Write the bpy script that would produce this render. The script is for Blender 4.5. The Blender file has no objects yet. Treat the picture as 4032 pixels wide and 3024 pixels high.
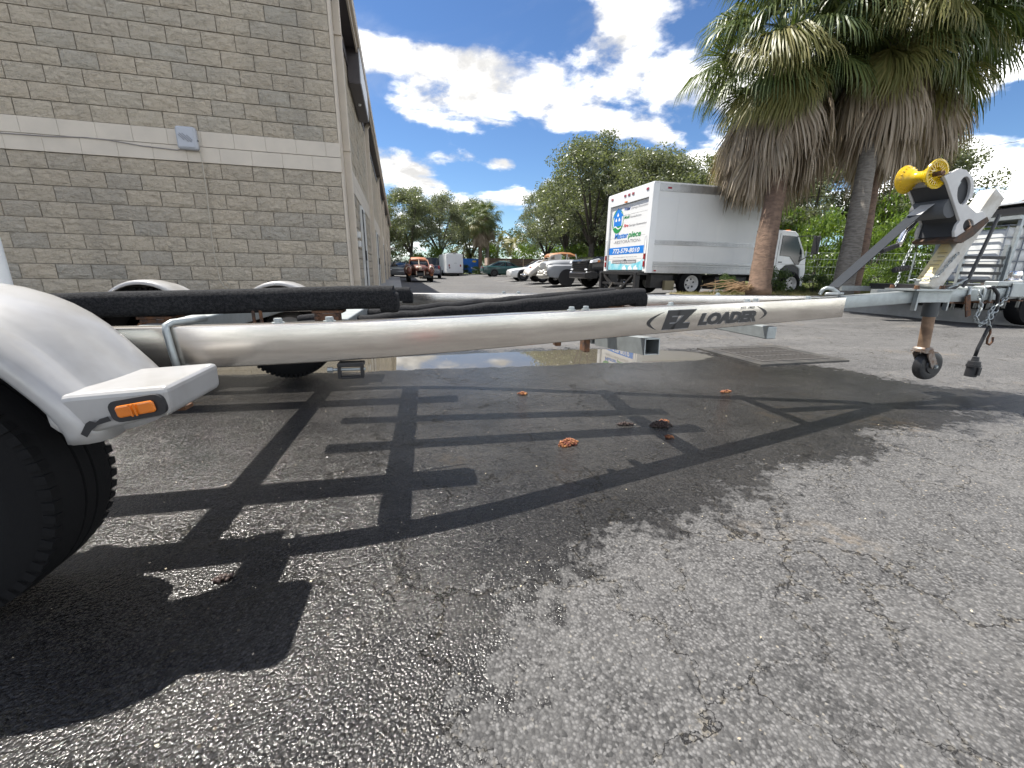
import bpy, bmesh, math, random
import numpy as np
from mathutils import Vector, Matrix
random.seed(7); RNG = np.random.default_rng(7)
sc = bpy.context.scene
COL = sc.collection
R = math.radians

# ------------------------------------------------------------------ camera, sky, sun, exposure
CAM = (0.0, 0.0, 0.8151)
AX_R = Vector((0.9670, -0.2562, 0.0163)); AX_U = None
def cam_axes(p=0.26709, r=0.01627, yaw=0.26325):
    cp, sp = math.cos(p), math.sin(p)
    right = np.array([1, 0, 0.]); fw = np.array([0, cp, -sp]); up = np.array([0, sp, cp])
    c, s = math.cos(r), math.sin(r)
    r2, u2 = c*right + s*up, -s*right + c*up
    c, s = math.cos(yaw), math.sin(yaw)
    Z = np.array([[c, s, 0], [-s, c, 0], [0, 0, 1]])
    return Z@r2, Z@u2, Z@fw
CR, CU, CF = cam_axes()
cd = bpy.data.cameras.new('camera'); cam = bpy.data.objects.new('camera', cd); COL.objects.link(cam)
cd.sensor_width = 36; cd.lens = 36*1625.4/4032; cd.clip_start = 0.02; cd.clip_end = 3000
cam.matrix_world = Matrix(((CR[0], CU[0], -CF[0], CAM[0]), (CR[1], CU[1], -CF[1], CAM[1]), (CR[2], CU[2], -CF[2], CAM[2]), (0, 0, 0, 1)))
sc.camera = cam
sc.render.resolution_x, sc.render.resolution_y = 1024, 768
sc.view_settings.view_transform = 'Standard'; sc.view_settings.look = 'None'
sc.view_settings.gamma = 1.0; sc.view_settings.use_curve_mapping = False
sc.view_settings.exposure = 2.2
SUN_DIR = Vector((-0.38, 0.37, 1.0)).normalized()
SUN_EL = math.asin(SUN_DIR.z); SUN_AZ = math.atan2(SUN_DIR.x, SUN_DIR.y)
sl = bpy.data.lights.new('sun', 'SUN'); sun = bpy.data.objects.new('sun', sl); COL.objects.link(sun)
sl.energy = 2.1; sl.angle = R(0.53); sl.color = (1.0, 0.955, 0.88)
sun.rotation_euler = SUN_DIR.to_track_quat('Z', 'Y').to_euler(); sun.location = (0, 0, 30)

def N(nt, typ, **kw):
    n = nt.nodes.new(typ)
    for k, v in kw.items():
        if k == 'i':
            for a, b in v.items(): n.inputs[a].default_value = b
        else: setattr(n, k, v)
    return n
def math_(nt, op, a, b=None, c=None, clamp=False):
    n = nt.nodes.new('ShaderNodeMath'); n.operation = op; n.use_clamp = clamp
    for i, v in enumerate((a, b, c)):
        if v is None: continue
        if isinstance(v, (int, float)): n.inputs[i].default_value = v
        else: nt.links.new(v, n.inputs[i])
    return n.outputs[0]
def sstep(nt, v, lo, hi, a=0.0, b=1.0):
    n = nt.nodes.new('ShaderNodeMapRange'); n.interpolation_type = 'SMOOTHSTEP'
    n.inputs[1].default_value = lo; n.inputs[2].default_value = hi; n.inputs[3].default_value = a; n.inputs[4].default_value = b
    nt.links.new(v, n.inputs[0]); return n.outputs[0]
def mixc(nt, f, a, b, mode='MIX'):
    n = nt.nodes.new('ShaderNodeMix'); n.data_type = 'RGBA'; n.blend_type = mode
    for s, v in ((n.inputs['Factor'], f), (n.inputs[6], a), (n.inputs[7], b)):
        if isinstance(v, (int, float)): s.default_value = v
        elif isinstance(v, tuple): s.default_value = v if len(v) == 4 else (*v, 1)
        else: nt.links.new(v, s)
    return n.outputs[2]
def noise(nt, vec, scale, detail=3, rough=0.55, out='Fac', dist=0.0):
    n = nt.nodes.new('ShaderNodeTexNoise'); n.inputs['Scale'].default_value = scale
    n.inputs['Detail'].default_value = detail; n.inputs['Roughness'].default_value = rough; n.inputs['Distortion'].default_value = dist
    if vec is not None: nt.links.new(vec, n.inputs['Vector'])
    return n.outputs[out]

def pix_dir(px, py):
    d = CR*((px-2016)/1625.4) - CU*((py-1512)/1625.4) + CF
    return d/np.linalg.norm(d)

def build_world():
    w = bpy.data.worlds.new('World'); sc.world = w; w.use_nodes = True
    nt = w.node_tree; nt.nodes.clear(); L = nt.links.new
    out = N(nt, 'ShaderNodeOutputWorld'); bg = N(nt, 'ShaderNodeBackground'); L(bg.outputs[0], out.inputs[0])
    sky = N(nt, 'ShaderNodeTexSky', sky_type='NISHITA'); sky.sun_disc = False
    sky.sun_elevation = SUN_EL; sky.sun_rotation = SUN_AZ; sky.altitude = 10; sky.air_density = 1.0; sky.dust_density = 0.0; sky.ozone_density = 2.2
    bg.inputs['Strength'].default_value = 0.15
    tc = N(nt, 'ShaderNodeTexCoord'); D = tc.outputs['Generated']
    # a layer of cumulus: the direction is projected on a plane overhead, so clouds grow smaller towards the horizon
    sep = N(nt, 'ShaderNodeSeparateXYZ'); L(D, sep.inputs[0])
    zz = math_(nt, 'ADD', math_(nt, 'MAXIMUM', sep.outputs[2], 0.0), 0.28)
    cmb = N(nt, 'ShaderNodeCombineXYZ'); L(math_(nt, 'DIVIDE', sep.outputs[0], zz), cmb.inputs[0]); L(math_(nt, 'DIVIDE', sep.outputs[1], zz), cmb.inputs[1])
    L(math_(nt, 'MULTIPLY', sep.outputs[2], 1.3), cmb.inputs[2])
    P = cmb.outputs[0]
    n1 = noise(nt, P, 3.1, 10, 0.57, dist=0.15)
    off = N(nt, 'ShaderNodeVectorMath', operation='ADD'); L(P, off.inputs[0]); off.inputs[1].default_value = (-0.06, 0.03, 0.07)
    n2 = noise(nt, off.outputs[0], 3.1, 10, 0.57, dist=0.15)
    # cloud banks: where the larger masses of cloud stand round the sky (direction, spread along the horizon, spread in height, weight)
    banks = [((1480, 180), .10, .055, .10), ((1900, 300), .15, .07, .08), ((2150, 420), .17, .055, .08), ((2420, 130), .10, .11, .12), ((2600, 330), .09, .09, .10),
             ((1680, 430), .12, .05, .10), ((1650, 620), .14, .045, .07), ((2010, 645), .06, .028, .10), ((2230, 480), .09, .035, .06), ((1760, 740), .10, .03, .05),
             ((3950, 170), .16, .12, .06), ((3930, 600), .14, .045, .10), ((3950, 760), .18, .05, .10), ((3000, 300), .2, .14, .04),
             ((1950, 40), .24, .06, -.22), ((1620, 20), .12, .055, -.22), ((2000, 565), .26, .028, -.16), ((1560, 545), .09, .018, -.08), ((4000, 430), .10, .04, -.14), ((2330, 600), .11, .035, -.20), ((2700, 120), .09, .16, -.10), ((1850, 690), .09, .03, -.14), ((2120, 700), .08, .03, -.16)]
    acc = None
    dirs = [(tuple(pix_dir(*p)), a, b, c) for p, a, b, c in banks]
    for k in range(16):     # the rest of the sky, out of view, carries banks of the same size
        az = R(75 + k*17.5 + 9*math.sin(k*3.1)); el = R(14 + 30*((k*0.618) % 1))
        dirs.append(((math.sin(az)*math.cos(el), math.cos(az)*math.cos(el), math.sin(el)), .26, .11, .07 if k % 3 else -.2))
    for c, a, b, wgt in dirs:
        s = N(nt, 'ShaderNodeVectorMath', operation='SUBTRACT'); L(D, s.inputs[0]); s.inputs[1].default_value = c
        m = N(nt, 'ShaderNodeVectorMath', operation='MULTIPLY'); L(s.outputs[0], m.inputs[0]); m.inputs[1].default_value = (1/a, 1/a, 1/b)
        ln = N(nt, 'ShaderNodeVectorMath', operation='LENGTH'); L(m.outputs[0], ln.inputs[0])
        f = sstep(nt, ln.outputs['Value'], 0.15, 1.25, wgt, 0.0)
        acc = f if acc is None else math_(nt, 'ADD', acc, f)
    dens = math_(nt, 'ADD', n1, acc)
    dens2 = math_(nt, 'ADD', n2, acc)
    cov = sstep(nt, dens, 0.458, 0.61)
    wisp = sstep(nt, math_(nt, 'ADD', noise(nt, P, 1.1, 7, 0.6, dist=0.8), math_(nt, 'MULTIPLY', acc, 0.35)), 0.55, 0.90, 0.0, 0.40)
    cov = math_(nt, 'MAXIMUM', cov, wisp)
    lit = sstep(nt, math_(nt, 'SUBTRACT', dens2, dens), -0.10, 0.09, 1.0, 0.0)
    thick = sstep(nt, dens, 0.56, 0.78, 1.0, 0.66)
    shade = math_(nt, 'MULTIPLY', math_(nt, 'ADD', math_(nt, 'MULTIPLY', lit, 0.50), 0.50), thick)
    ccol = N(nt, 'ShaderNodeMix', data_type='RGBA', blend_type='MULTIPLY'); ccol.inputs['Factor'].default_value = 1
    ccol.inputs[6].default_value = (2.55, 2.52, 2.47, 1)
    cs = N(nt, 'ShaderNodeCombineColor'); [L(shade, cs.inputs[i]) for i in range(3)]; L(cs.outputs[0], ccol.inputs[7])
    gm = N(nt, 'ShaderNodeGamma'); gm.inputs[1].default_value = 1.18; L(mixc(nt, 1.0, sky.outputs[0], (0.160, 0.180, 0.200), 'MULTIPLY'), gm.inputs[0]); skyc = gm.outputs[0]
    # clouds away from the sun are boosted, added fill light for the shaded walls
    dt = N(nt, 'ShaderNodeVectorMath', operation='DOT_PRODUCT'); L(D, dt.inputs[0]); dt.inputs[1].default_value = tuple(SUN_DIR)
    fr = N(nt, 'ShaderNodeVectorMath', operation='SCALE'); L(ccol.outputs[2], fr.inputs[0]); L(sstep(nt, dt.outputs['Value'], -0.25, 0.50, 3.2, 1.0), fr.inputs['Scale'])
    L(mixc(nt, cov, skyc, fr.outputs[0]), bg.inputs['Color'])
build_world()

# ------------------------------------------------------------------ materials
MATS = {}
def M(name, col, rough=0.5, metal=0.0, var=0.0, vscale=6.0, col2=None, bump=0.0, bscale=60.0, coat=0.0, spec=0.5, stretch=None, trans=0.0, alpha=None, isl=0.0, det=4):
    """principled material: col varied towards col2 by noise, optional bump, in the object's own coordinates"""
    if name in MATS: return MATS[name]
    m = bpy.data.materials.new(name); m.use_nodes = True; nt = m.node_tree; L = nt.links.new
    p = nt.nodes['Principled BSDF']; p.inputs['Roughness'].default_value = rough; p.inputs['Metallic'].default_value = metal
    p.inputs['Coat Weight'].default_value = coat; p.inputs['Coat Roughness'].default_value = 0.06; p.inputs['Specular IOR Level'].default_value = spec
    if trans: p.inputs['Transmission Weight'].default_value = trans
    if alpha is not None: p.inputs['Alpha'].default_value = alpha
    tc = N(nt, 'ShaderNodeTexCoord'); V = tc.outputs['Object']
    if stretch:
        mp = N(nt, 'ShaderNodeMapping'); mp.inputs['Scale'].default_value = stretch; L(V, mp.inputs[0]); V = mp.outputs[0]
    c = (*col, 1)
    if col2 is None: col2 = tuple(x*0.7 for x in col)
    if var > 0:
        f = math_(nt, 'MULTIPLY', sstep(nt, noise(nt, V, vscale, det, 0.6), 0.35, 0.68), var)
        cc = mixc(nt, f, c, (*col2, 1))
    else: cc = None
    if isl > 0:
        g = N(nt, 'ShaderNodeNewGeometry'); oi = N(nt, 'ShaderNodeObjectInfo')
        rnd = math_(nt, 'FRACT', math_(nt, 'ADD', g.outputs['Random Per Island'], oi.outputs['Random']))
        hs = N(nt, 'ShaderNodeHueSaturation')
        L(math_(nt, 'MULTIPLY_ADD', rnd, isl*1.2, 1-isl*0.6), hs.inputs['Value'])
        L(math_(nt, 'MULTIPLY_ADD', rnd, isl*0.06, 0.5-isl*0.03), hs.inputs['Hue'])
        if cc is None: hs.inputs['Color'].default_value = c
        else: L(cc, hs.inputs['Color'])
        cc = hs.outputs[0]
    if cc is None: p.inputs['Base Color'].default_value = c
    else: L(cc, p.inputs['Base Color'])
    if bump > 0:
        b = N(nt, 'ShaderNodeBump'); b.inputs['Strength'].default_value = 1.0; b.inputs['Distance'].default_value = bump
        L(noise(nt, V, bscale, 4, 0.6), b.inputs['Height']); L(b.outputs[0], p.inputs['Normal'])
    MATS[name] = m; return m

def foliage_mat(name, col, col2, rough=0.45, trans=0.35, spec=0.5):
    if name in MATS: return MATS[name]
    m = bpy.data.materials.new(name); m.use_nodes = True; nt = m.node_tree; L = nt.links.new
    p = nt.nodes['Principled BSDF']; p.inputs['Roughness'].default_value = rough; p.inputs['Specular IOR Level'].default_value = spec
    g = N(nt, 'ShaderNodeNewGeometry'); oi = N(nt, 'ShaderNodeObjectInfo')
    rnd = math_(nt, 'FRACT', math_(nt, 'ADD', g.outputs['Random Per Island'], oi.outputs['Random']))
    c = mixc(nt, rnd, col, col2); L(c, p.inputs['Base Color'])
    tr = N(nt, 'ShaderNodeBsdfTranslucent'); L(mixc(nt, 1.0, c, (1.25, 1.3, 0.6), 'MULTIPLY'), tr.inputs[0])
    ms = N(nt, 'ShaderNodeMixShader'); ms.inputs[0].default_value = trans
    L(p.outputs[0], ms.inputs[1]); L(tr.outputs[0], ms.inputs[2]); L(ms.outputs[0], nt.nodes['Material Output'].inputs[0])
    MATS[name] = m; return m

ALU = M('brushed_aluminium', (0.64, 0.60, 0.55), 0.24, 0.95, var=0.7, vscale=2.2, col2=(0.40, 0.365, 0.33), bump=0.00012, bscale=9, stretch=(1, 1, 9))
GALV = M('galvanised_steel', (0.40, 0.43, 0.43), 0.5, 0.75, var=0.6, vscale=18, col2=(0.30, 0.32, 0.32))
RUST = M('rusty_steel', (0.16, 0.075, 0.035), 0.8, 0.1, var=1, vscale=40, col2=(0.05, 0.035, 0.03), bump=0.002, bscale=200)
CHROME = M('chrome', (0.8, 0.8, 0.82), 0.12, 1.0)
WHITE = M('white_paint', (0.78, 0.785, 0.78), 0.35, 0, coat=0.3, var=0.25, vscale=1.3, col2=(0.62, 0.63, 0.62))
FENDER = M('silver_white_fender', (0.37, 0.365, 0.36), 0.36, 0.1, coat=0.35, var=0.8, vscale=5, col2=(0.28, 0.27, 0.25))
BLACK = M('black_plastic', (0.018, 0.018, 0.02), 0.5)
BLACKM = M('black_steel', (0.02, 0.02, 0.022), 0.45, 0.2, var=0.5, vscale=14, col2=(0.05, 0.045, 0.04))
RUBBER = M('tyre_rubber', (0.009, 0.009, 0.0095), 0.85, spec=0.15, bump=0.001, bscale=150)
CARPET = M('black_bunk_carpet', (0.013, 0.0135, 0.015), 0.95, var=0.8, vscale=120, col2=(0.040, 0.040, 0.042), bump=0.006, bscale=260, spec=0.2)
GLASS = M('dark_window_glass', (0.012, 0.015, 0.018), 0.06, 0, spec=0.35)
CONC = M('concrete', (0.40, 0.39, 0.37), 0.9, var=0.7, vscale=5, col2=(0.30, 0.29, 0.275), bump=0.003, bscale=80)
AMBER = M('amber_lens', (0.62, 0.17, 0.015), 0.15, coat=0.6)
REDL = M('red_lens', (0.28, 0.01, 0.015), 0.15, coat=0.6)
GREY = M('grey_plastic', (0.42, 0.44, 0.48), 0.5)

# ------------------------------------------------------------------ mesh helpers
def _add(o, parent, name):
    COL.objects.link(o)
    if parent is not None: o.parent = parent
    return o
def thing(name, label, cat, loc=(0, 0, 0), rz=0.0, group=None):
    o = bpy.data.objects.new(name, None); COL.objects.link(o); o.empty_display_size = 0.2
    o.location = loc; o.rotation_euler = (0, 0, rz); tag(o, label, cat, group); return o
def tag(o, label, cat, group=None):
    o['label'] = label; o['category'] = cat
    if group: o['group'] = group
    return o
def struct(o, kind='structure'):
    o['kind'] = kind; return o
def copy_tree(src, parent=None):
    c = src.copy(); COL.objects.link(c); c.parent = parent
    for ch in src.children: copy_tree(ch, c)
    return c
class MB:
    def __init__(s): s.v = []; s.f = []
    def add(s, vs, fs):
        b = len(s.v); s.v += [tuple(map(float, v)) for v in vs]; s.f += [tuple(b+i for i in f) for f in fs]; return s
    def box(s, a, b, m=None):
        (x0, y0, z0), (x1, y1, z1) = a, b
        vs = [(x0, y0, z0), (x1, y0, z0), (x1, y1, z0), (x0, y1, z0), (x0, y0, z1), (x1, y0, z1), (x1, y1, z1), (x0, y1, z1)]
        if m is not None: vs = [m @ Vector(v) for v in vs]
        return s.add(vs, [(0, 3, 2, 1), (4, 5, 6, 7), (0, 1, 5, 4), (1, 2, 6, 5), (2, 3, 7, 6), (3, 0, 4, 7)])
    def tube(s, pts, r, n=8, cap=True, flat=1.0):
        pts = [Vector(p) for p in pts]; k = len(pts)
        rr = r if isinstance(r, (list, tuple)) else [r]*k
        rings = []; ref = None
        for i, p in enumerate(pts):
            t = (pts[min(i+1, k-1)] - pts[max(i-1, 0)]).normalized()
            if ref is None:
                a = Vector((0, 0, 1)) if abs(t.z) < 0.9 else Vector((1, 0, 0))
                ref = (a - t*a.dot(t)).normalized()
            else:
                ref = (ref - t*ref.dot(t)).normalized()
            q = t.cross(ref)
            rings.append([p + (ref*math.cos(2*math.pi*j/n) + q*math.sin(2*math.pi*j/n)*flat)*rr[i] for j in range(n)])
        vs = [v for rg in rings for v in rg]; fs = []
        for i in range(k-1):
            for j in range(n):
                fs.append((i*n+j, i*n+(j+1) % n, (i+1)*n+(j+1) % n, (i+1)*n+j))
        if cap: fs += [tuple(range(n-1, -1, -1)), tuple((k-1)*n+j for j in range(n))]
        return s.add(vs, fs)
    def bar(s, p0, p1, w, h, up=(0, 0, 1)):
        """rectangular bar from p0 to p1, w wide and h high"""
        p0, p1 = Vector(p0), Vector(p1); t = (p1-p0).normalized(); u = Vector(up); q = t.cross(u).normalized(); u = q.cross(t).normalized()
        vs = [p + q*a*w/2 + u*b*h/2 for p in (p0, p1) for a, b in ((-1, -1), (1, -1), (1, 1), (-1, 1))]
        return s.add(vs, [(3, 2, 1, 0), (4, 5, 6, 7), (0, 1, 5, 4), (1, 2, 6, 5), (2, 3, 7, 6), (3, 0, 4, 7)])
    def sweep(s, pts, sec, closed_sec=True, cap=True, up=(0, 0, 1)):
        """section of (lateral, up) points carried along a path"""
        pts = [Vector(p) for p in pts]; k = len(pts); n = len(sec); vs = []; U = Vector(up)
        for i, p in enumerate(pts):
            t = (pts[min(i+1, k-1)] - pts[max(i-1, 0)]).normalized()
            q = t.cross(U).normalized(); u = q.cross(t).normalized()
            vs += [p + q*a + u*b for a, b in sec]
        fs = []; m = n if closed_sec else n-1
        for i in range(k-1):
            for j in range(m): fs.append((i*n+j, i*n+(j+1) % n, (i+1)*n+(j+1) % n, (i+1)*n+j))
        if cap and closed_sec: fs += [tuple(range(n-1, -1, -1)), tuple((k-1)*n+j for j in range(n))]
        return s.add(vs, fs)
    def lathe(s, prof, c, axis='y', n=24, a0=0, a1=360):
        """profile of (radius, along) about an axis through c"""
        full = abs(a1-a0) >= 360; m = n if full else n+1; vs = []
        for j in range(m):
            a = R(a0 + (a1-a0)*j/n); ca, sa = math.cos(a), math.sin(a)
            for r, h in prof:
                d = {'y': (r*ca, h, r*sa), 'x': (h, r*ca, r*sa), 'z': (r*ca, r*sa, h)}[axis]
                vs.append((c[0]+d[0], c[1]+d[1], c[2]+d[2]))
        k = len(prof); fs = []
        for j in range(n):
            b = (j+1) % m
            for i in range(k-1): fs.append((j*k+i, j*k+i+1, b*k+i+1, b*k+i))
        return s.add(vs, fs)
    def prism(s, poly, h0, h1, plane='xz'):
        """polygon in a plane carried from h0 to h1 along the third axis"""
        f = {'xz': lambda p, h: (p[0], h, p[1]), 'xy': lambda p, h: (p[0], p[1], h), 'yz': lambda p, h: (h, p[0], p[1])}[plane]
        n = len(poly); vs = [f(p, h0) for p in poly] + [f(p, h1) for p in poly]
        return s.add(vs, [tuple(range(n)), tuple(range(2*n-1, n-1, -1))] + [(i, i+n, (i+1) % n+n, (i+1) % n) for i in range(n)])
    def ell(s, c, r, nu=12, nv=8, m=None):
        vs = []; fs = []
        for i in range(nv+1):
            t = math.pi*i/nv
            for j in range(nu):
                a = 2*math.pi*j/nu; v = Vector((r[0]*math.sin(t)*math.cos(a), r[1]*math.sin(t)*math.sin(a), r[2]*math.cos(t)))
                if m is not None: v = m @ v
                vs.append(v + Vector(c))
        for i in range(nv):
            for j in range(nu): fs.append((i*nu+j, (i+1)*nu+j, (i+1)*nu+(j+1) % nu, i*nu+(j+1) % nu))
        return s.add(vs, fs)
    def loft(s, rings, cap=True, closed=True):
        n = len(rings[0]); vs = [p for r in rings for p in r]; fs = []
        for i in range(len(rings)-1):
            for j in range(n if closed else n-1): fs.append((i*n+j, i*n+(j+1) % n, (i+1)*n+(j+1) % n, (i+1)*n+j))
        if cap: fs += [tuple(range(n-1, -1, -1)), tuple((len(rings)-1)*n+j for j in range(n))]
        return s.add(vs, fs)
    def grid(s, P):
        """P[i][j] points"""
        n, m = len(P), len(P[0])
        return s.add([p for r in P for p in r], [(i*m+j, i*m+j+1, (i+1)*m+j+1, (i+1)*m+j) for i in range(n-1) for j in range(m-1)])
    def mesh(s, name, mat=None, smooth=False):
        me = bpy.data.meshes.new(name); me.from_pydata(s.v, [], s.f); me.validate()
        b = bmesh.new(); b.from_mesh(me); bmesh.ops.recalc_face_normals(b, faces=b.faces); b.to_mesh(me); b.free()
        if mat: me.materials.append(mat)
        if smooth:
            for p in me.polygons: p.use_smooth = True
        return me
    def build(s, name, mat=None, parent=None, smooth=False, bevel=0.0, seg=2, auto=None, sub=0, solid=0.0):
        o = bpy.data.objects.new(name, s.mesh(name, mat, smooth or auto is not None)); _add(o, parent, name)
        if solid: md = o.modifiers.new('thickness', 'SOLIDIFY'); md.thickness = solid; md.offset = 0
        if sub: md = o.modifiers.new('sub', 'SUBSURF'); md.levels = sub; md.render_levels = sub
        if bevel: md = o.modifiers.new('bevel', 'BEVEL'); md.width = bevel; md.segments = seg; md.limit_method = 'ANGLE'; md.angle_limit = R(35); md.harden_normals = False
        if auto is not None:
            a = R(auto); me = o.data
            b = bmesh.new(); b.from_mesh(me)
            for e in b.edges:
                e.smooth = not (len(e.link_faces) == 2 and e.calc_face_angle(0) > a)
            b.to_mesh(me); b.free()
        return o
def inst(name, me, parent=None, loc=(0, 0, 0), rot=(0, 0, 0), scale=(1, 1, 1)):
    o = bpy.data.objects.new(name, me); _add(o, parent, name); o.location = loc; o.rotation_euler = rot; o.scale = scale; return o
def np_mesh(name, V, F, mat=None):
    me = bpy.data.meshes.new(name); V = np.asarray(V, np.float32); F = np.asarray(F, np.int32); k = F.shape[1]
    me.vertices.add(len(V)); me.vertices.foreach_set('co', V.ravel())
    me.loops.add(F.size); me.loops.foreach_set('vertex_index', F.ravel())
    me.polygons.add(len(F)); me.polygons.foreach_set('loop_start', np.arange(0, F.size, k, dtype=np.int32)); me.polygons.foreach_set('loop_total', np.full(len(F), k, np.int32))
    me.update(calc_edges=True)
    if mat: me.materials.append(mat)
    return me
def text_mesh(name, body, height, extrude=0.0, bold=0.0, shear=0.0, mat=None, width=None, xy=1.0):
    """lettering as a mesh in the XY plane, base line at y=0, starting at x=0"""
    cu = bpy.data.curves.new(name, 'FONT'); cu.body = body; cu.size = 1.0; cu.offset = bold; cu.shear = shear; cu.extrude = 0; cu.resolution_u = 3
    o = bpy.data.objects.new(name, cu); COL.objects.link(o)
    dg = bpy.context.evaluated_depsgraph_get(); me = bpy.data.meshes.new_from_object(o.evaluated_get(dg)); bpy.data.objects.remove(o)
    V = np.empty(len(me.vertices)*3); me.vertices.foreach_get('co', V); V = V.reshape(-1, 3)
    k = height/0.70; V[:, 1] *= k; V[:, 0] *= k*xy; V[:, 0] -= V[:, 0].min()
    if width: V[:, 0] *= width/V[:, 0].max()
    me.vertices.foreach_set('co', V.ravel()); me.name = name
    me.materials.clear()
    if mat: me.materials.append(mat)
    me['w'] = float(V[:, 0].max())
    return me

def S(t): t = np.clip(t, 0, 1); return t*t*(3-2*t)
def gz(x, y): return .2*S((x-5.5)/4)*S((y-5)/4) + .12*S((y-30)/15)
# ------------------------------------------------------------------ ground
def poly_sd(X, Y, poly):
    P = np.array(poly, float); d = np.full(X.shape, 1e9); ins = np.zeros(X.shape, bool); n = len(P)
    for i in range(n):
        a, b = P[i], P[(i+1) % n]; e = b-a; wx, wy = X-a[0], Y-a[1]
        t = np.clip((wx*e[0]+wy*e[1])/(e@e+1e-12), 0, 1)
        d = np.minimum(d, np.hypot(wx-e[0]*t, wy-e[1]*t))
        c = ((a[1] > Y) != (b[1] > Y)) & (X < (b[0]-a[0])*(Y-a[1])/(b[1]-a[1]+1e-12)+a[0]); ins ^= c
    return np.where(ins, d, -d)
WET = [(-7, -.1), (-.6, -.1), (-.05, .1), (.10, .50), (.22, .74), (.67, .88), (1.1, 1.06), (1.53, 1.28), (1.9, 1.25), (2.35, 1.40), (3.0, 1.42), (3.63, 1.52), (4.6, 1.58),
       (5.8, 1.6), (5.4, 1.85), (4.36, 1.87), (4.03, 2.31), (3.86, 2.8), (3.75, 3.06), (3.3, 3.1), (3.22, 3.9), (2.5, 4.15), (.5, 4.3), (-1, 4.2), (-3, 4.4), (-7, 4.6)]
PUD = [(-2.0, 3.62), (-.6, 3.5), (.1, 3.48), (.8, 3.42), (1.35, 3.37), (1.7, 3.40), (2.05, 3.34), (2.5, 3.33), (2.9, 3.36), (3.1, 3.5), (3.1, 3.75), (2.7, 4.0), (2.0, 4.12), (.5, 4.1), (-.8, 4.05), (-2.0, 3.9)]
def ground():
    def axis(a, b, st, lo, hi):
        c = list(np.arange(a, b+1e-6, st)); s = st; x = b
        up = []
        while x < hi: s = min(s*1.18, 60); x += s; up.append(x)
        s = st; x = a; dn = []
        while x > lo: s = min(s*1.18, 60); x -= s; dn.append(x)
        return np.array(dn[::-1]+c+up)
    xs = axis(-2.4, 5.4, .05, -700, 900); ys = axis(-.6, 4.6, .05, -700, 1500)
    X, Y = np.meshgrid(xs, ys, indexing='ij'); Z = gz(X, Y)
    # the asphalt is never quite flat
    Z = Z + 0.004*np.sin(X*1.7+Y*.6)*np.sin(Y*1.3)*(np.hypot(X, Y) < 60)
    V = np.stack([X, Y, Z], -1).reshape(-1, 3); n, m = X.shape
    I = np.arange(n*m).reshape(n, m); F = np.stack([I[:-1, :-1], I[1:, :-1], I[1:, 1:], I[:-1, 1:]], -1).reshape(-1, 4)
    me = np_mesh('ground', V, F)
    for nm, poly in (('wet', WET), ('pud', PUD)):
        at = me.attributes.new(nm, 'FLOAT', 'POINT'); at.data.foreach_set('value', np.clip(poly_sd(X, Y, poly), -2, 2).astype(np.float32).ravel())
    for p in me.polygons: p.use_smooth = True
    o = bpy.data.objects.new('ground', me); COL.objects.link(o); struct(o)
    m = bpy.data.materials.new('asphalt'); m.use_nodes = True; nt = m.node_tree; L = nt.links.new; p = nt.nodes['Principled BSDF']
    tc = N(nt, 'ShaderNodeTexCoord'); V = tc.outputs['Object']
    aw = N(nt, 'ShaderNodeAttribute', attribute_name='wet').outputs['Fac']; ap = N(nt, 'ShaderNodeAttribute', attribute_name='pud').outputs['Fac']
    nA = noise(nt, V, 1.6, 6, 0.62, dist=0.4); nB = noise(nt, V, 7.0, 5, 0.65); nC = noise(nt, V, 0.35, 4, 0.6)
    sd = math_(nt, 'ADD', aw, math_(nt, 'ADD', math_(nt, 'MULTIPLY', math_(nt, 'SUBTRACT', nA, 0.5), 0.75), math_(nt, 'MULTIPLY', math_(nt, 'SUBTRACT', nB, 0.5), 0.55)))
    wet = sstep(nt, math_(nt, 'ADD', sd, math_(nt, 'MULTIPLY', math_(nt, 'SUBTRACT', noise(nt, V, 22, 5, 0.7), 0.5), 0.55)), -0.05, 0.11)
    pud = sstep(nt, math_(nt, 'ADD', ap, math_(nt, 'MULTIPLY', math_(nt, 'SUBTRACT', nB, 0.5), 0.16)), 0.0, 0.035)
    # aggregate: stones of many tones in dark binder
    vo = N(nt, 'ShaderNodeTexVoronoi'); vo.inputs['Scale'].default_value = 150; L(V, vo.inputs['Vector'])
    sepc = N(nt, 'ShaderNodeSeparateColor'); L(vo.outputs['Color'], sepc.inputs[0])
    v2 = N(nt, 'ShaderNodeTexVoronoi'); v2.inputs['Scale'].default_value = 78; v2.inputs['Randomness'].default_value = 1.0; L(V, v2.inputs['Vector'])
    sep2 = N(nt, 'ShaderNodeSeparateColor'); L(v2.outputs['Color'], sep2.inputs[0])
    dry = mixc(nt, sepc.outputs[0], (0.018, 0.018, 0.018), (0.175, 0.171, 0.168))
    dry = mixc(nt, sstep(nt, vo.outputs['Distance'], 0.30, 0.62, 0.0, 0.55), dry, (0.022, 0.021, 0.021))
    # broad tone: sealed and worn areas, long streaks
    tone = math_(nt, 'ADD', math_(nt, 'MULTIPLY', sstep(nt, nC, 0.3, 0.7), 0.30), math_(nt, 'MULTIPLY', sstep(nt, nB, 0.35, 0.75), 0.35))
    mp = N(nt, 'ShaderNodeMapping'); mp.inputs['Rotation'].default_value = (0, 0, 0.5); mp.inputs['Scale'].default_value = (0.22, 1.1, 1); L(V, mp.inputs[0])
    st = sstep(nt, noise(nt, mp.outputs[0], 1.4, 7, 0.65), 0.42, 0.70)
    n30 = noise(nt, V, 26, 5, 0.65)
    dry = mixc(nt, math_(nt, 'MULTIPLY', tone, 0.8), dry, (0.160, 0.157, 0.153))
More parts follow.
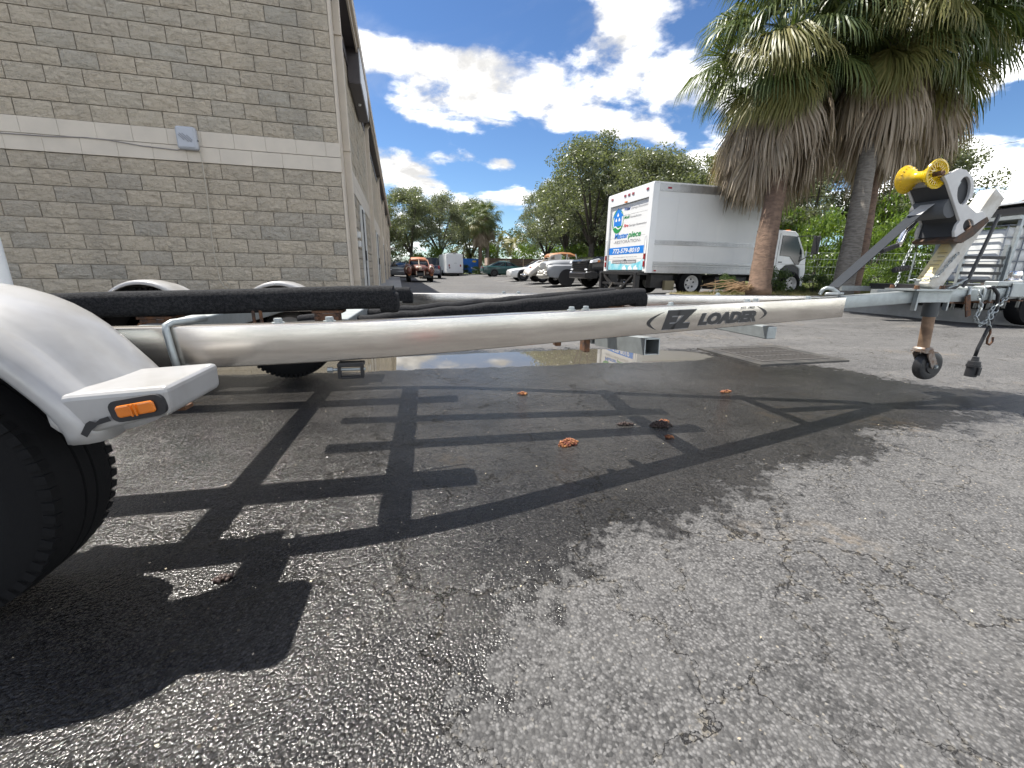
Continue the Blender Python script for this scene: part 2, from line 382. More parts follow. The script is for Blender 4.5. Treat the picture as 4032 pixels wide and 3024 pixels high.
    dry = mixc(nt, math_(nt, 'MULTIPLY', math_(nt, 'MULTIPLY', st, sstep(nt, n30, 0.40, 0.60)), 0.60), dry, (0.205, 0.198, 0.188))
    dry = mixc(nt, math_(nt, 'MULTIPLY', sstep(nt, n30, 0.52, 0.70), 0.55), dry, (0.040, 0.039, 0.040))
    tan = math_(nt, 'MULTIPLY', sstep(nt, noise(nt, V, 0.85, 6, 0.6), 0.56, 0.70), sstep(nt, noise(nt, V, 21, 4), 0.44, 0.58))
    dry = mixc(nt, math_(nt, 'MULTIPLY', tan, 0.65), dry, (0.216, 0.169, 0.115))
    pale = math_(nt, 'MULTIPLY', sstep(nt, sep2.outputs[1], 0.80, 0.90), sstep(nt, math_(nt, 'ADD', v2.outputs['Distance'], math_(nt, 'MULTIPLY', sepc.outputs[1], 0.25)), 0.25, 0.42, 1.0, 0.0))
    pcol = mixc(nt, sep2.outputs[2], (0.216, 0.209, 0.194), (0.360, 0.302, 0.209))
    palep = math_(nt, 'MULTIPLY', pale, sstep(nt, noise(nt, V, 3.1, 4, 0.6), 0.36, 0.58, 0.35, 1.0))
    dry = mixc(nt, math_(nt, 'MULTIPLY', palep, 0.85), dry, pcol)
    # cracks
    wv = N(nt, 'ShaderNodeVectorMath', operation='ADD'); L(V, wv.inputs[0])
    nv = N(nt, 'ShaderNodeTexNoise'); nv.inputs['Scale'].default_value = 3.2; nv.inputs['Detail'].default_value = 7; nv.inputs['Roughness'].default_value = 0.62; L(V, nv.inputs['Vector'])
    sc_ = N(nt, 'ShaderNodeVectorMath', operation='SCALE'); L(nv.outputs['Color'], sc_.inputs[0]); sc_.inputs['Scale'].default_value = 0.50; L(sc_.outputs[0], wv.inputs[1])
    vc = N(nt, 'ShaderNodeTexVoronoi', feature='DISTANCE_TO_EDGE'); vc.inputs['Scale'].default_value = 2.3; L(wv.outputs[0], vc.inputs['Vector'])
    cm = sstep(nt, noise(nt, V, 0.9, 5, 0.65), 0.36, 0.62)
    wid = math_(nt, 'MULTIPLY', math_(nt, 'ADD', sstep(nt, n30, 0.3, 0.7), 0.25), math_(nt, 'MULTIPLY', cm, 0.0085))
    crack = sstep(nt, math_(nt, 'SUBTRACT', vc.outputs['Distance'], wid), -0.003, 0.0025, 1.0, 0.0)
    halo = math_(nt, 'MULTIPLY', math_(nt, 'MULTIPLY', sstep(nt, vc.outputs['Distance'], 0.006, 0.030, 1.0, 0.0), cm), sstep(nt, noise(nt, V, 55, 3), 0.50, 0.60))
    dry = mixc(nt, math_(nt, 'MULTIPLY', halo, 0.42), dry, (0.259, 0.216, 0.144))
    dry = mixc(nt, math_(nt, 'MULTIPLY', crack, 0.85), dry, (0.010, 0.009, 0.009))
    # small damp spots scattered on the dry part
    v3 = N(nt, 'ShaderNodeTexVoronoi'); v3.inputs['Scale'].default_value = 9; L(wv.outputs[0], v3.inputs['Vector'])
    spot = math_(nt, 'MULTIPLY', sstep(nt, v3.outputs['Distance'], 0.08, 0.30, 1.0, 0.0), sstep(nt, math_(nt, 'ADD', aw, nA), -0.10, 0.40))
    wet = math_(nt, 'MAXIMUM', wet, math_(nt, 'MULTIPLY', spot, 0.75))
    wc = mixc(nt, 1.0, dry, mixc(nt, sstep(nt, nA, 0.35, 0.65), (0.22, 0.215, 0.21), (0.35, 0.34, 0.33)), 'MULTIPLY')
    # chalky white marks left on the asphalt
    chalk = math_(nt, 'MULTIPLY', sstep(nt, noise(nt, V, 2.3, 5, 0.7), 0.66, 0.74), sstep(nt, noise(nt, V, 45, 3), 0.40, 0.60))
    wc = mixc(nt, math_(nt, 'MULTIPLY', chalk, 0.6), wc, (0.216, 0.216, 0.209))
    col = mixc(nt, wet, dry, wc)
    # silt on the puddle's bottom
    col = mixc(nt, pud, col, mixc(nt, noise(nt, V, 5, 4), (0.11, 0.095, 0.070), (0.065, 0.06, 0.05)))
    L(col, p.inputs['Base Color'])
    nW = noise(nt, V, 2.4, 5, 0.6)
    wr = sstep(nt, nW, 0.30, 0.70, 0.08, 0.16)
    r = N(nt, 'ShaderNodeMix', data_type='FLOAT'); L(wet, r.inputs['Factor']); r.inputs[2].default_value = 0.80; L(wr, r.inputs[3])
    r2 = N(nt, 'ShaderNodeMix', data_type='FLOAT'); L(pud, r2.inputs['Factor']); L(r.outputs[0], r2.inputs[2]); r2.inputs[3].default_value = 0.015
    L(r2.outputs[0], p.inputs['Roughness'])
    p.inputs['IOR'].default_value = 1.40
    # relief: stones, finer grit and cracks; standing water drowns it
    h = math_(nt, 'ADD', math_(nt, 'MULTIPLY', vo.outputs['Distance'], -0.0021), math_(nt, 'MULTIPLY', v2.outputs['Distance'], -0.0015))
    h = math_(nt, 'ADD', h, math_(nt, 'MULTIPLY', noise(nt, V, 240, 3), 0.0012))
    h = math_(nt, 'SUBTRACT', h, math_(nt, 'MULTIPLY', crack, 0.006))
    b = N(nt, 'ShaderNodeBump'); b.inputs['Distance'].default_value = 1.0
    L(h, b.inputs['Height']); L(math_(nt, 'MULTIPLY', math_(nt, 'SUBTRACT', 1.0, pud), sstep(nt, math_(nt, 'ADD', ap, math_(nt, 'MULTIPLY', nA, 0.9)), -0.7, 0.1, 1.0, 0.55)), b.inputs['Strength'])
    L(b.outputs[0], p.inputs['Normal'])
    me.materials.append(m)
ground()

def near_z(x, y): return float(gz(x, y)) + (0.004*math.sin(x*1.7+y*.6)*math.sin(y*1.3) if math.hypot(x, y) < 60 else 0)

# ------------------------------------------------------------------ building of split-face block
BX, BY = -0.78, 7.46           # outer corner
HB, LB = 0.2032, 0.4064
Z_BAND, Z_TOP = 11*HB, 5.08
def block_mat(name, tan, grey, share):
    m = bpy.data.materials.new(name); m.use_nodes = True; nt = m.node_tree; L = nt.links.new; p = nt.nodes['Principled BSDF']
    g = N(nt, 'ShaderNodeNewGeometry'); oi = N(nt, 'ShaderNodeObjectInfo'); tc = N(nt, 'ShaderNodeTexCoord')
    rnd = math_(nt, 'FRACT', math_(nt, 'ADD', g.outputs['Random Per Island'], math_(nt, 'MULTIPLY', oi.outputs['Random'], 7.31)))
    off = N(nt, 'ShaderNodeVectorMath', operation='ADD'); L(tc.outputs['Object'], off.inputs[0])
    cx = N(nt, 'ShaderNodeCombineXYZ'); L(math_(nt, 'MULTIPLY', rnd, 37.0), cx.inputs[0]); L(math_(nt, 'MULTIPLY', rnd, 11.0), cx.inputs[2]); L(cx.outputs[0], off.inputs[1])
    V = off.outputs[0]
    c = mixc(nt, sstep(nt, rnd, share-0.12, share+0.12), grey, tan)
    r2 = math_(nt, 'FRACT', math_(nt, 'MULTIPLY', rnd, 13.7))
    c = mixc(nt, math_(nt, 'MULTIPLY', r2, 0.4), c, (0.52, 0.435, 0.33))
    c = mixc(nt, math_(nt, 'MULTIPLY', sstep(nt, noise(nt, V, 26, 5, 0.7), 0.45, 0.72), 0.50), c, (0.26, 0.22, 0.165))
    c = mixc(nt, math_(nt, 'MULTIPLY', sstep(nt, noise(nt, V, 70, 3, 0.7), 0.52, 0.70), 0.40), c, (0.60, 0.54, 0.43))
    # water has run down the lower courses and left grey streaks
    gp = N(nt, 'ShaderNodeMapping'); gp.inputs['Scale'].default_value = (1.0, 1.0, 0.3); L(g.outputs['Position'], gp.inputs[0])
    c = mixc(nt, math_(nt, 'MULTIPLY', sstep(nt, noise(nt, gp.outputs[0], 1.1, 5, 0.6), 0.46, 0.74), 0.42), c, (0.29, 0.265, 0.225))
    L(c, p.inputs['Base Color']); p.inputs['Roughness'].default_value = 0.95; p.inputs['Specular IOR Level'].default_value = 0.2
    mp = N(nt, 'ShaderNodeMapping'); mp.inputs['Scale'].default_value = (0.75, 1, 1.5); L(V, mp.inputs[0])
    h = math_(nt, 'ADD', math_(nt, 'MULTIPLY', noise(nt, mp.outputs[0], 15, 7, 0.68, dist=0.8), 0.05), math_(nt, 'MULTIPLY', noise(nt, V, 90, 3, 0.6), 0.006))
    b = N(nt, 'ShaderNodeBump'); b.inputs['Distance'].default_value = 1.0; L(h, b.inputs['Height']); L(b.outputs[0], p.inputs['Normal'])
    return m
BLK_UP = block_mat('split_face_block_upper', (0.55, 0.485, 0.385), (0.49, 0.45, 0.375), 0.30)
BLK_LO = block_mat('split_face_block_lower', (0.52, 0.455, 0.36), (0.41, 0.38, 0.325), 0.36)
MORTAR = M('mortar', (0.36, 0.325, 0.275), 0.95, var=0.7, vscale=9, col2=(0.25, 0.23, 0.20), bump=0.003, bscale=120)
BAND = M('painted_band', (0.60, 0.54, 0.455), 0.8, var=0.7, vscale=2.2, col2=(0.52, 0.47, 0.40), bump=0.0015, bscale=140, spec=0.3)
TRIM = M('beige_metal_trim', (0.56, 0.49, 0.40), 0.6, var=0.5, vscale=4, col2=(0.47, 0.42, 0.35))
BROWN = M('dark_brown_metal', (0.060, 0.052, 0.056), 0.45, var=0.4, vscale=6, col2=(0.085, 0.075, 0.075))
from mathutils import noise as mn
def block_mesh(w, seed, mat, relief=0.016):
    """one split-face block, its broken face towards -y"""
    nx, nz = (8, 5) if w > .3 else (5, 5); h = HB-0.0105; P = []
    for i in range(nx):
        row = []
        for j in range(nz):
            x = (i/(nx-1)-.5)*w; z = (j/(nz-1)-.5)*h; e = (i in (0, nx-1)) or (j in (0, nz-1))
            d = mn.noise(Vector((x*9+seed*7.7, seed*3.1, z*13)))*relief + mn.noise(Vector((x*31+seed, seed*1.7, z*40)))*relief*.5
            y = -0.020 - d*(.35 if e else 1.0) + (0.010 if e else 0)
            jx = mn.noise(Vector((seed, x*20, z*20)))*.004
            row.append((x+(0 if not e else jx*.6), y, z+(jx*.5 if e else jx)))
        P.append(row)
    b = MB(); b.grid(P)
    rim = [P[i][0] for i in range(nx)] + [P[nx-1][j] for j in range(1, nz)] + [P[i][nz-1] for i in range(nx-2, -1, -1)] + [P[0][j] for j in range(nz-2, 0, -1)]
    k = len(rim); b.add(rim + [(p[0], 0.02, p[2]) for p in rim], [(i, (i+1) % k, (i+1) % k+k, i+k) for i in range(k)])
    return b
def pixel_of(p):
    d = np.array(p)-np.array(CAM); z = d@CF
    return (2016+1625.4*(d@CR)/z, 1512-1625.4*(d@CU)/z, z) if z > 0 else (-1e6, -1e6, z)
def building():
    t = thing('block_building', 'long tan split-face block building with a smooth pale band and beige downspouts', 'building', (BX, BY, 0))
    core = MB(); core.box((-14, 0.014, -0.3), (-0.016, 38.5, Z_TOP)); core.build('wall', MORTAR, t)
    full = [[block_mesh(LB-0.0105, s, m).mesh('block', m) for s in range(9)] for m in (BLK_UP, BLK_LO)]
    half = [[block_mesh(HB-0.0105, 20+s, m).mesh('block', m) for s in range(4)] for m in (BLK_UP, BLK_LO)]
    cand = []
    for r in range(25):
        if r in (11, 12): continue
        z = (r+.5)*HB; x = 0.0; first = True
        while x > -13.5:
            w = HB if (first and r % 2) else LB; first = False
            cand.append((x-w/2, z, w < .3, r < 11)); x -= w
    def size(c):
        px, py, d = pixel_of((BX+c[0], BY, c[1]))
        inside = -40 < px < 1420 and -40 < py < 1165
        return (0 if inside else 1, d)
    cand.sort(key=size)
    for k, (x, z, hf, low) in enumerate(cand[:300]):
        me = (half if hf else full)[1 if low else 0][(k*7+int(z*31)) % (4 if hf else 9)]
        inst('block', me, t, (x, RNG.uniform(-.003, .003), z), (0, 0, 0), (-1 if (k*5) % 3 == 1 and not hf else 1, 1, 1))
    for low, mat in ((False, BLK_UP), (True, BLK_LO)):      # the blocks beyond the 300 that show largest
        b = MB()
        for k, (x, z, hf, lo) in enumerate(cand[300:]):
            if lo != low: continue
            src = block_mesh((HB if hf else LB)-.0105, 40+k % 11, None); b.add([(v[0]+x, v[1], v[2]+z) for v in src.v], src.f)
        struct(b.build('block_field', mat, t), 'stuff')
    # smooth band: two courses of ground-face block
    for r in (11, 12):
        x = 0.018
        for k in range(34):
            w = LB if k or r == 11 else HB
            b = MB(); b.box((x-w+0.0012, -0.030, r*HB+0.003), (x-0.0012, 0.02, (r+1)*HB-0.003)); b.build('band_block', BAND, t, bevel=0.003, seg=1); x -= w
    # side wall, seen at a grazing angle
    for low, mat in ((False, BLK_UP), (True, BLK_LO)):
        b = MB()
        for r in range(25):
            if r in (11, 12) or (r < 11) != low: continue
            y = 0.02 + (HB if r % 2 else 0); k = 0
            while y < 38:
                d = RNG.uniform(.006, .022); y1 = y+LB-.010; z0, z1 = r*HB+.005, (r+1)*HB-.005; ym = (y+y1)/2; zm = (z0+z1)/2
                if not (3.05 < ym < 4.0 and z1 < 2.1):
                    vs = [(-.03, y, z0), (-.03, y1, z0), (-.03, y1, z1), (-.03, y, z1)]
                    e = [(d*RNG.uniform(.3, .8), y+.004, z0+.004), (d*RNG.uniform(.3, .8), y1-.004, z0+.004), (d*RNG.uniform(.3, .8), y1-.004, z1-.004), (d*RNG.uniform(.3, .8), y+.004, z1-.004),
                         (d*1.2, ym+RNG.uniform(-.1, .1), zm+RNG.uniform(-.04, .04))]
                    b.add(vs+e, [(0, 1, 5, 4), (1, 2, 6, 5), (2, 3, 7, 6), (3, 0, 4, 7), (4, 5, 8), (5, 6, 8), (6, 7, 8), (7, 4, 8)])
                y += LB; k += 1
        struct(b.build('side_block_field', mat, t), 'stuff')
    for r in (11, 12):
        for k in range(10):
            b = MB(); b.box((-.03, 0.02+k*3.8+.002, r*HB+.003), (.022, 0.02+(k+1)*3.8-.002, (r+1)*HB-.003)); b.build('band_course', BAND, t)
    # eaves: soffit, fascia, gutter
    b = MB(); b.box((0.0, 0.0, 4.93), (.20, 38.5, 4.97)); b.build('soffit', BROWN, t)
    b = MB(); b.box((.205, -0.02, 4.86), (.235, 38.5, 5.02)); b.build('fascia', TRIM, t)
    b = MB(); b.sweep([(.265, -.03, 5.0), (.265, 38.5, 5.0)], [(-.03, -.05), (.015, -.05), (.03, .06), (.02, .06), (.008, -.04), (-.022, -.04), (-.022, .06), (-.03, .06)]); b.build('gutter', TRIM, t)
    b = MB(); b.box((-14, -.03, Z_TOP), (.24, 38.5, Z_TOP+.05)); b.build('roof', TRIM, t)
    b = MB(); b.box((.001, .2, 4.62), (.035, 38.3, 4.80)); b.build('dark_frieze', BROWN, t)
    # downspouts
    for y in (0.42, 6.95, 14.4, 21.2, 28.7, 36):
        dz = MB(); dz.sweep([(.075, y, 0.12), (.075, y, 4.80), (.19, y, 4.98)], [(-.055, -.05), (.055, -.05), (.055, .05), (-.055, .05)], up=(0, 1, 0))
        d = dz.build('downspout', TRIM, t, bevel=.012)
        for zz in (2.63, 4.2, .6):
            s = MB(); s.box((.0, y-.075, zz), (.136, y+.075, zz+.03)); s.build('strap', TRIM, d)
        k = MB(); k.box((.0, y-.42, 0.1), (.030, y-.13, 4.85)); k.build('pilaster_strip', TRIM, t)
    # doors
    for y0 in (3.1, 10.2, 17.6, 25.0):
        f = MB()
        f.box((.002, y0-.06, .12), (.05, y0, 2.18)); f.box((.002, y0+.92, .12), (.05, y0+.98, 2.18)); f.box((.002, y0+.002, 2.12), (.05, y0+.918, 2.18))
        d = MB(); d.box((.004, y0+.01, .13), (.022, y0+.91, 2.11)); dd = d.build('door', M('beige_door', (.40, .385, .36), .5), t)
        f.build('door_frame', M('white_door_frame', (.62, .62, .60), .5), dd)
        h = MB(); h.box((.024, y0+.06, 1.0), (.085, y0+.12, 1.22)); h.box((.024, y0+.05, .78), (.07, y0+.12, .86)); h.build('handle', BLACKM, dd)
        g = MB(); g.box((.051, y0-.002, .14), (.07, y0+.035, 2.1)); g.build('door_gap_dark', BLACK, dd)  # black strip drawn for the dark gap at the recessed door's edge
    for y, z in ((1.95, 1.42), (2.0, 1.25), (8.3, 1.3), (16, 1.3)):
        b = MB(); b.box((.0, y, z), (.06, y+.18, z+.12)); b.build('outlet_cover', M('white_cover', (.7, .7, .68), .5), t, bevel=.01)
    return t
building()

# sidewalk along the side wall, slab by slab
sw = MB(); sw.box((-.79, 7.3, -.2), (.085, 46.5, .115)); sw = struct(sw.build('sidewalk', CONC))
for k in range(26):
    b = MB(); y = 7.32+k*1.5; b.box((-.77, y, .119), (.08, y+1.488, .155)); b.build('slab', CONC, sw, bevel=.006, seg=1)

# box sign fitting below the eaves
t = thing('sign_box', 'dark brown metal box fitting mounted high on the side wall under the eaves', 'sign box', (-.78, 9.9, 4.33))
b = MB(); b.box((.025, 0, 0), (.245, 2.35, .66)); b.build('housing', BROWN, t, bevel=.006)
b = MB(); b.box((.247, .03, .03), (.262, 2.32, .63)); b.build('face_panel', M('pale_sign_face', (.62, .65, .68), .4), t)
b = MB(); b.lathe([(.0, -.03), (.03, -.03), (.038, 0), (.0, 0)], (.14, 1.1, -.001), 'z', 12); b.build('lamp', WHITE, t)

# siren on the front wall
t = thing('siren_box', 'grey plastic alarm siren box on the pale band with slanted louvres', 'siren', (-2.74, 7.43, 2.52))
b = MB(); b.box((-.122, -.10, -.145), (.122, 0, .145)); b.build('housing', GREY, t, bevel=.035, seg=4)
b = MB(); b.box((-.098, -.108, -.118), (.098, -.101, .118)); b.build('cover', GREY, t, bevel=.02, seg=3)
for k, (u, ln) in enumerate(((-.05, .07), (-.018, .115), (.016, .115), (.048, .07))):
    b = MB(); b.bar((u+ln*.42, -.111, -ln*.42), (u-ln*.42, -.111, ln*.42), .012, .014, up=(0, 1, 0)); b.build('louvre', M('grey_louvre', (.27, .28, .31), .5), t)
b = MB(); b.lathe([(0, -.02), (.012, -.02), (.012, 0)], (.128, -.05, -.02), 'x', 8); b.build('lock', BLACK, t)
CABLE = M('beige_cable', (.42, .38, .31), .6)
b = MB(); b.tube([(-6, 7.415, 2.40), (-4.86, 7.415, 2.415), (-4.3, 7.415, 2.42), (-3.95, 7.415, 2.44), (-3.7, 7.412, 2.432), (-3.3, 7.412, 2.39), (-2.9, 7.412, 2.372), (-2.80, 7.41, 2.40)], .006, 6)
tag(b.build('cable', M('grey_cable', (.26, .24, .23), .6), None, smooth=True), 'thin grey cable running along the pale band to the siren box', 'cable')
b = MB(); b.tube([(-2.62, 7.40, 2.40), (-2.612, 7.40, 2.26), (-2.62, 7.405, 1.85), (-2.648, 7.405, 1.35), (-2.655, 7.405, 1.0), (-2.64, 7.405, .63), (-2.60, 7.40, .53), (-2.545, 7.40, .485), (-2.51, 7.40, .50), (-2.52, 7.40, .56), (-2.56, 7.40, .605)], .007, 6)
tag(b.build('hanging_cable', CABLE, None, smooth=True), 'loose beige cable hanging down the block wall from the siren box to a curl', 'cable')

# ------------------------------------------------------------------ drain grate in the low spot
t = thing('drain_grate', 'rectangular iron storm drain grate set in concrete in the low wet spot', 'drain grate', (3.74, 3.46, 0.012))
b = MB()
for a, c in (((-.54, -.44, -.06), (.54, -.335, .003)), ((-.54, .335, -.06), (.54, .44, .003)), ((-.54, -.335, -.06), (-.42, .335, .003)), ((.42, -.335, -.06), (.54, .335, .003))): b.box(a, c)
b.build('collar', M('wet_concrete', (.045, .044, .043), .45, var=.9, vscale=5, col2=(.085, .08, .072), bump=.004, bscale=70), t)
b = MB(); b.box((-.415, -.330, -.012), (.415, .330, -.0045)); b.build('pit_dark_sheet', BLACK, t)  # black sheet above the asphalt stands in for the dark below the bars
IRON = M('grey_cast_iron', (.105, .10, .095), .6, .3, var=.7, vscale=30, col2=(.07, .062, .055))
for a, c in (((-.418, -.333, -.03), (.418, -.305, .008)), ((-.418, .305, -.03), (.418, .333, .008)), ((-.418, -.304, -.03), (-.392, .304, .008)), ((.392, -.304, -.03), (.418, .304, .008)), ((-.391, -.112, -.03), (.391, -.088, .007)), ((-.391, .088, -.03), (.391, .112, .007))):
    b = MB(); b.box(a, c); b.build('frame_bar', IRON, t)
for k in range(15):
    x = -.365+k*.052
    for y0, y1 in ((-.304, -.113), (-.087, .087), (.113, .304)):
        b = MB(); b.box((x-.009, y0, -.03), (x+.009, y1, .006)); b.build('grate_bar', IRON, t)

# ------------------------------------------------------------------ kerb, planted island and lawn
KERB = [(6.9, 9.75), (6.55, 9.2), (6.7, 8.75), (7.4, 8.2), (8.4, 7.55), (9.37, 6.97), (9.9, 6.35), (10.3, 5.6), (10.9, 5.0), (12.2, 4.5), (15, 4.0), (22, 3.4), (45, 2.5)]
def smooth_path(P, k=4):
    P = [Vector((*p, 0)) for p in P]; out = []
    for i in range(len(P)-1):
        p0, p1, p2, p3 = P[max(i-1, 0)], P[i], P[i+1], P[min(i+2, len(P)-1)]
        for j in range(k):
            t = j/k; out.append(.5*((2*p1)+(p2-p0)*t+(2*p0-5*p1+4*p2-p3)*t*t+(-p0+3*p1-3*p2+p3)*t*t*t))
    out.append(P[-1]); return out
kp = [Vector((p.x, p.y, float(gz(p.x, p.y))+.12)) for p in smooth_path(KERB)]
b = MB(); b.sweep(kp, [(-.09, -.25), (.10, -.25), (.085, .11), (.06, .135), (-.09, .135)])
struct(b.build('kerb', M('kerb_concrete', (.30, .295, .28), .9, var=.7, vscale=4, col2=(.20, .195, .185), bump=.003, bscale=60), None, auto=40))  # kerb concrete set darker overall to carry the shade on its face
GRASS = M('lawn_soil', (.075, .10, .028), .95, var=1, vscale=1.5, col2=(.12, .125, .045), bump=.02, bscale=30)
DRYG = M('dry_grass', (.17, .135, .07), .95, var=1, vscale=2.5, col2=(.10, .10, .04), bump=.015, bscale=60)
inner = [(p.x, p.y) for p in kp]
def isl_z(x, y): return .33+.12*S((x-9)/12)+.05*S((x-7)/3)
def sheet(name, poly, mat, zf, kind='structure'):
    bm = bmesh.new(); f = bm.faces.new([bm.verts.new((x, y, 0)) for x, y in poly]); bmesh.ops.triangulate(bm, faces=[f])
    for _ in range(3): bmesh.ops.subdivide_edges(bm, edges=[e for e in bm.edges if e.calc_length() > 1.2], cuts=1, use_grid_fill=True)
    bmesh.ops.triangulate(bm, faces=bm.faces[:])
    for v in bm.verts: v.co.z = zf(v.co.x, v.co.y)
    bmesh.ops.recalc_face_normals(bm, faces=bm.faces)
    me = bpy.data.meshes.new(name); bm.to_mesh(me); bm.free(); me.materials.append(mat)
    if me.polygons and me.polygons[0].normal.z < 0: me.flip_normals()
    o = bpy.data.objects.new(name, me); COL.objects.link(o); return struct(o, kind)
sheet('planted_island', inner+[(60, 2), (60, 9.6), (13.4, 9.6), (7.4, 9.75)], DRYG, isl_z)
sheet('lawn', [(13.6, 9.4), (90, 9.4), (120, 60), (30, 46), (14.5, 19.2), (13.6, 15)], GRASS, lambda x, y: .43+.004*min(x-13, 30))
sheet('far_verge', [(-40, 56), (-2.5, 54.6), (4, 53.6), (8.2, 52.2), (14, 51.5), (22, 45), (30, 44), (120, 58), (140, 160), (-60, 160)], GRASS, lambda x, y: .33+.0*x)
b = MB(); b.sweep([(-3, 54.2, .2), (8.2, 51.8, .2), (14, 51.1, .2), (22, 44.6, .25)], [(-.08, -.2), (.08, -.2), (.08, .15), (-.08, .15)]); struct(b.build('far_kerb', CONC))
# painted bay lines and old yellow marks
PAINT = M('worn_white_paint', (.62, .62, .60), .8, var=.8, vscale=9, col2=(.30, .30, .29))
for y, x0, x1 in ((12.8, 6.2, 6.5), (15.6, 6.6, 11.5), (18.4, 6.5, 12), (21.4, 6.6, 12), (24.3, 6.7, 12.2), (27.2, 6.9, 12.4), (30.2, 7.0, 12.6), (33.3, 7.2, 12.8), (36.4, 7.3, 13), (39.3, 7.4, 13)):
    n = 8; P = [[(x0+(x1-x0)*i/n, y+s*.055, float(gz(x0+(x1-x0)*i/n, y))+.012) for s in (-1, 1)] for i in range(n+1)]
    b = MB(); b.grid(P); struct(b.build('parking_line', PAINT))
# ------------------------------------------------------------------ boat trailer (u along the axle line towards the tongue, v away from the viewer, z up)
TR = thing('boat_trailer', 'empty silver aluminium boat trailer with black carpeted bunks and a yellow bow roller', 'boat trailer', (-.23, 2.29, 0), R(-3.3))
def zt(u): return .650+.013*u
RH = .126
def rail_v(u):          # outer face of the near side rail
    l = -.86+.285*(u-.24)
    if u <= -.35: return -.915
    if u >= .45: return l
    t = (u+.35)/.80; a, b = (-.915, 0.0), (-.86+.285*.21, .285)
    h00, h10, h01, h11 = 2*t**3-3*t*t+1, t**3-2*t*t+t, -2*t**3+3*t*t, t**3-t*t
    return h00*a[0]+h10*.8*a[1]+h01*b[0]+h11*.8*b[1]
us = [-4.3, -2.5, -1, -.35]+[-.35+.05*k for k in range(1, 17)]+[1.0, 1.6, 2.3, 2.97]
def rrect(w, h, r, n=3):
    out = []
    for cx, cy, a0 in ((w/2-r, h/2-r, 0), (-w/2+r, h/2-r, 90), (-w/2+r, -h/2+r, 180), (w/2-r, -h/2+r, 270)):
        for k in range(n+1):
            a = R(a0+90*k/n); out.append((cx+r*math.cos(a), cy+r*math.sin(a)))
    return out
rails = []
for sgn in (1, -1):
    b = MB(); b.sweep([(u, sgn*(rail_v(u)+.026), zt(u)-RH/2) for u in us], rrect(.052, RH, .006))
    rails.append(b.build('side_rail', ALU, TR, auto=20))
near_rail = rails[0]
def bolt(parent, p, r=.013, h=.012, mat=GALV, axis='z'):
    b = MB(); b.lathe([(0, h), (r*.9, h), (r, h*.7), (r, 0), (r*1.5, 0), (r*1.5, -.003)], p, axis, 6); return b.build('bolt', mat, parent)
for u in (.058, -.087, .95, 1.02, 1.5, 2.05, 2.12, 2.6):
    bolt(near_rail, (u, rail_v(u)+.026, zt(u)+.003))
for u in (.9, 1.0, 1.55, 2.3): bolt(rails[1], (u, -rail_v(u)-.026, zt(u)+.003))
# lettering on the near rail
DECAL = M('black_decal', (.022, .021, .022), .45); DECG = M('grey_decal', (.20, .20, .205), .4)
al = math.atan(.285); RM = Matrix(((math.cos(al), 0, math.sin(al), 0), (math.sin(al), 0, -math.cos(al), 0), (.013, 1, 0, 0), (0, 0, 0, 1)))
def on_rail(u, z, lift):
    return Matrix.Translation((u+math.sin(al)*lift, rail_v(u)-math.cos(al)*lift, z)) @ RM
def rail_text(body, u, z, h, width, bold, shear=.28):
    for mat, bo, lift in ((DECG, bold+.030, .0012), (DECAL, bold, .0022)):
        me = text_mesh('lettering', body, h, bold=bo, shear=shear, mat=mat, width=width+(bo-bold)*h*1.2)
        o = inst('lettering', me, near_rail); o.matrix_local = on_rail(u-(bo-bold)*h*.6, z, lift)
rail_text('EZ', 1.437, .5685, .073, .225, .075)
rail_text('LOADER', 1.672, .575, .049, .455, .065)
me = text_mesh('lettering', 'EST. 1953', .0115, bold=.03, shear=.28, mat=DECAL, width=.118); o = inst('lettering', me, near_rail); o.matrix_local = on_rail(1.975, .641, .0012)
def crescent(u0, z0, u1, z1, u2, z2, th, name='swoosh'):
    """crescent through top, bulge and bottom, thickest in the middle"""
    P0, P1, P2 = Vector((u0, z0)), Vector((u1, z1)), Vector((u2, z2)); C_ = P1*2-(P0+P2)*.5; up = []; dn = []
    for k in range(15):
        t = k/14; p = P0*(1-t)**2+C_*2*t*(1-t)+P2*t*t; d = (C_-P0)*2*(1-t)+(P2-C_)*2*t; nrm = Vector((-d.y, d.x)).normalized(); w = th*math.sin(math.pi*t)**1.3*(1.25 if t > .5 else 1)
        up.append(p); dn.append(p+nrm*w)
    vs = []
    for p in up+dn: vs.append((p.x, rail_v(p.x)-.0018, p.y))
    n = 15; b = MB(); b.add(vs, [(i, i+1, n+i+1, n+i) for i in range(n-1)]); b.build(name, DECAL, near_rail)
crescent(1.45, .644, 1.345, .600, 1.41, .560, .020)
crescent(2.095, .657, 2.20, .618, 2.145, .582, -.020)
# crossmembers
for u, zc, ve in ((-.58, .575, .862), (0.0, .575, .835)):
    b = MB(); b.bar((u, -ve, zc), (u, ve, zc), .086, .076); b.build('crossmember', GALV, TR, bevel=.006)
b = MB()
zq = .486; e = .0765/2
for s in (1, -1):
    v0, v1 = s*.545, s*.02; z1 = zq-.045
    for du, dz, w, h in ((-.036, 0, .005, .078), (.036, 0, .005, .078), (0, -.0365, .068, .005), (0, .0365, .068, .005)):
        b.bar((1.385+du, v0, zq+dz), (1.36+du, v1, z1+dz), w, h)
b.build('crossmember', GALV, TR)
b = MB(); b.bar((2.27, -.29, .50), (2.27, .29, .50), .06, .07); b.build('crossmember', GALV, TR, bevel=.005)
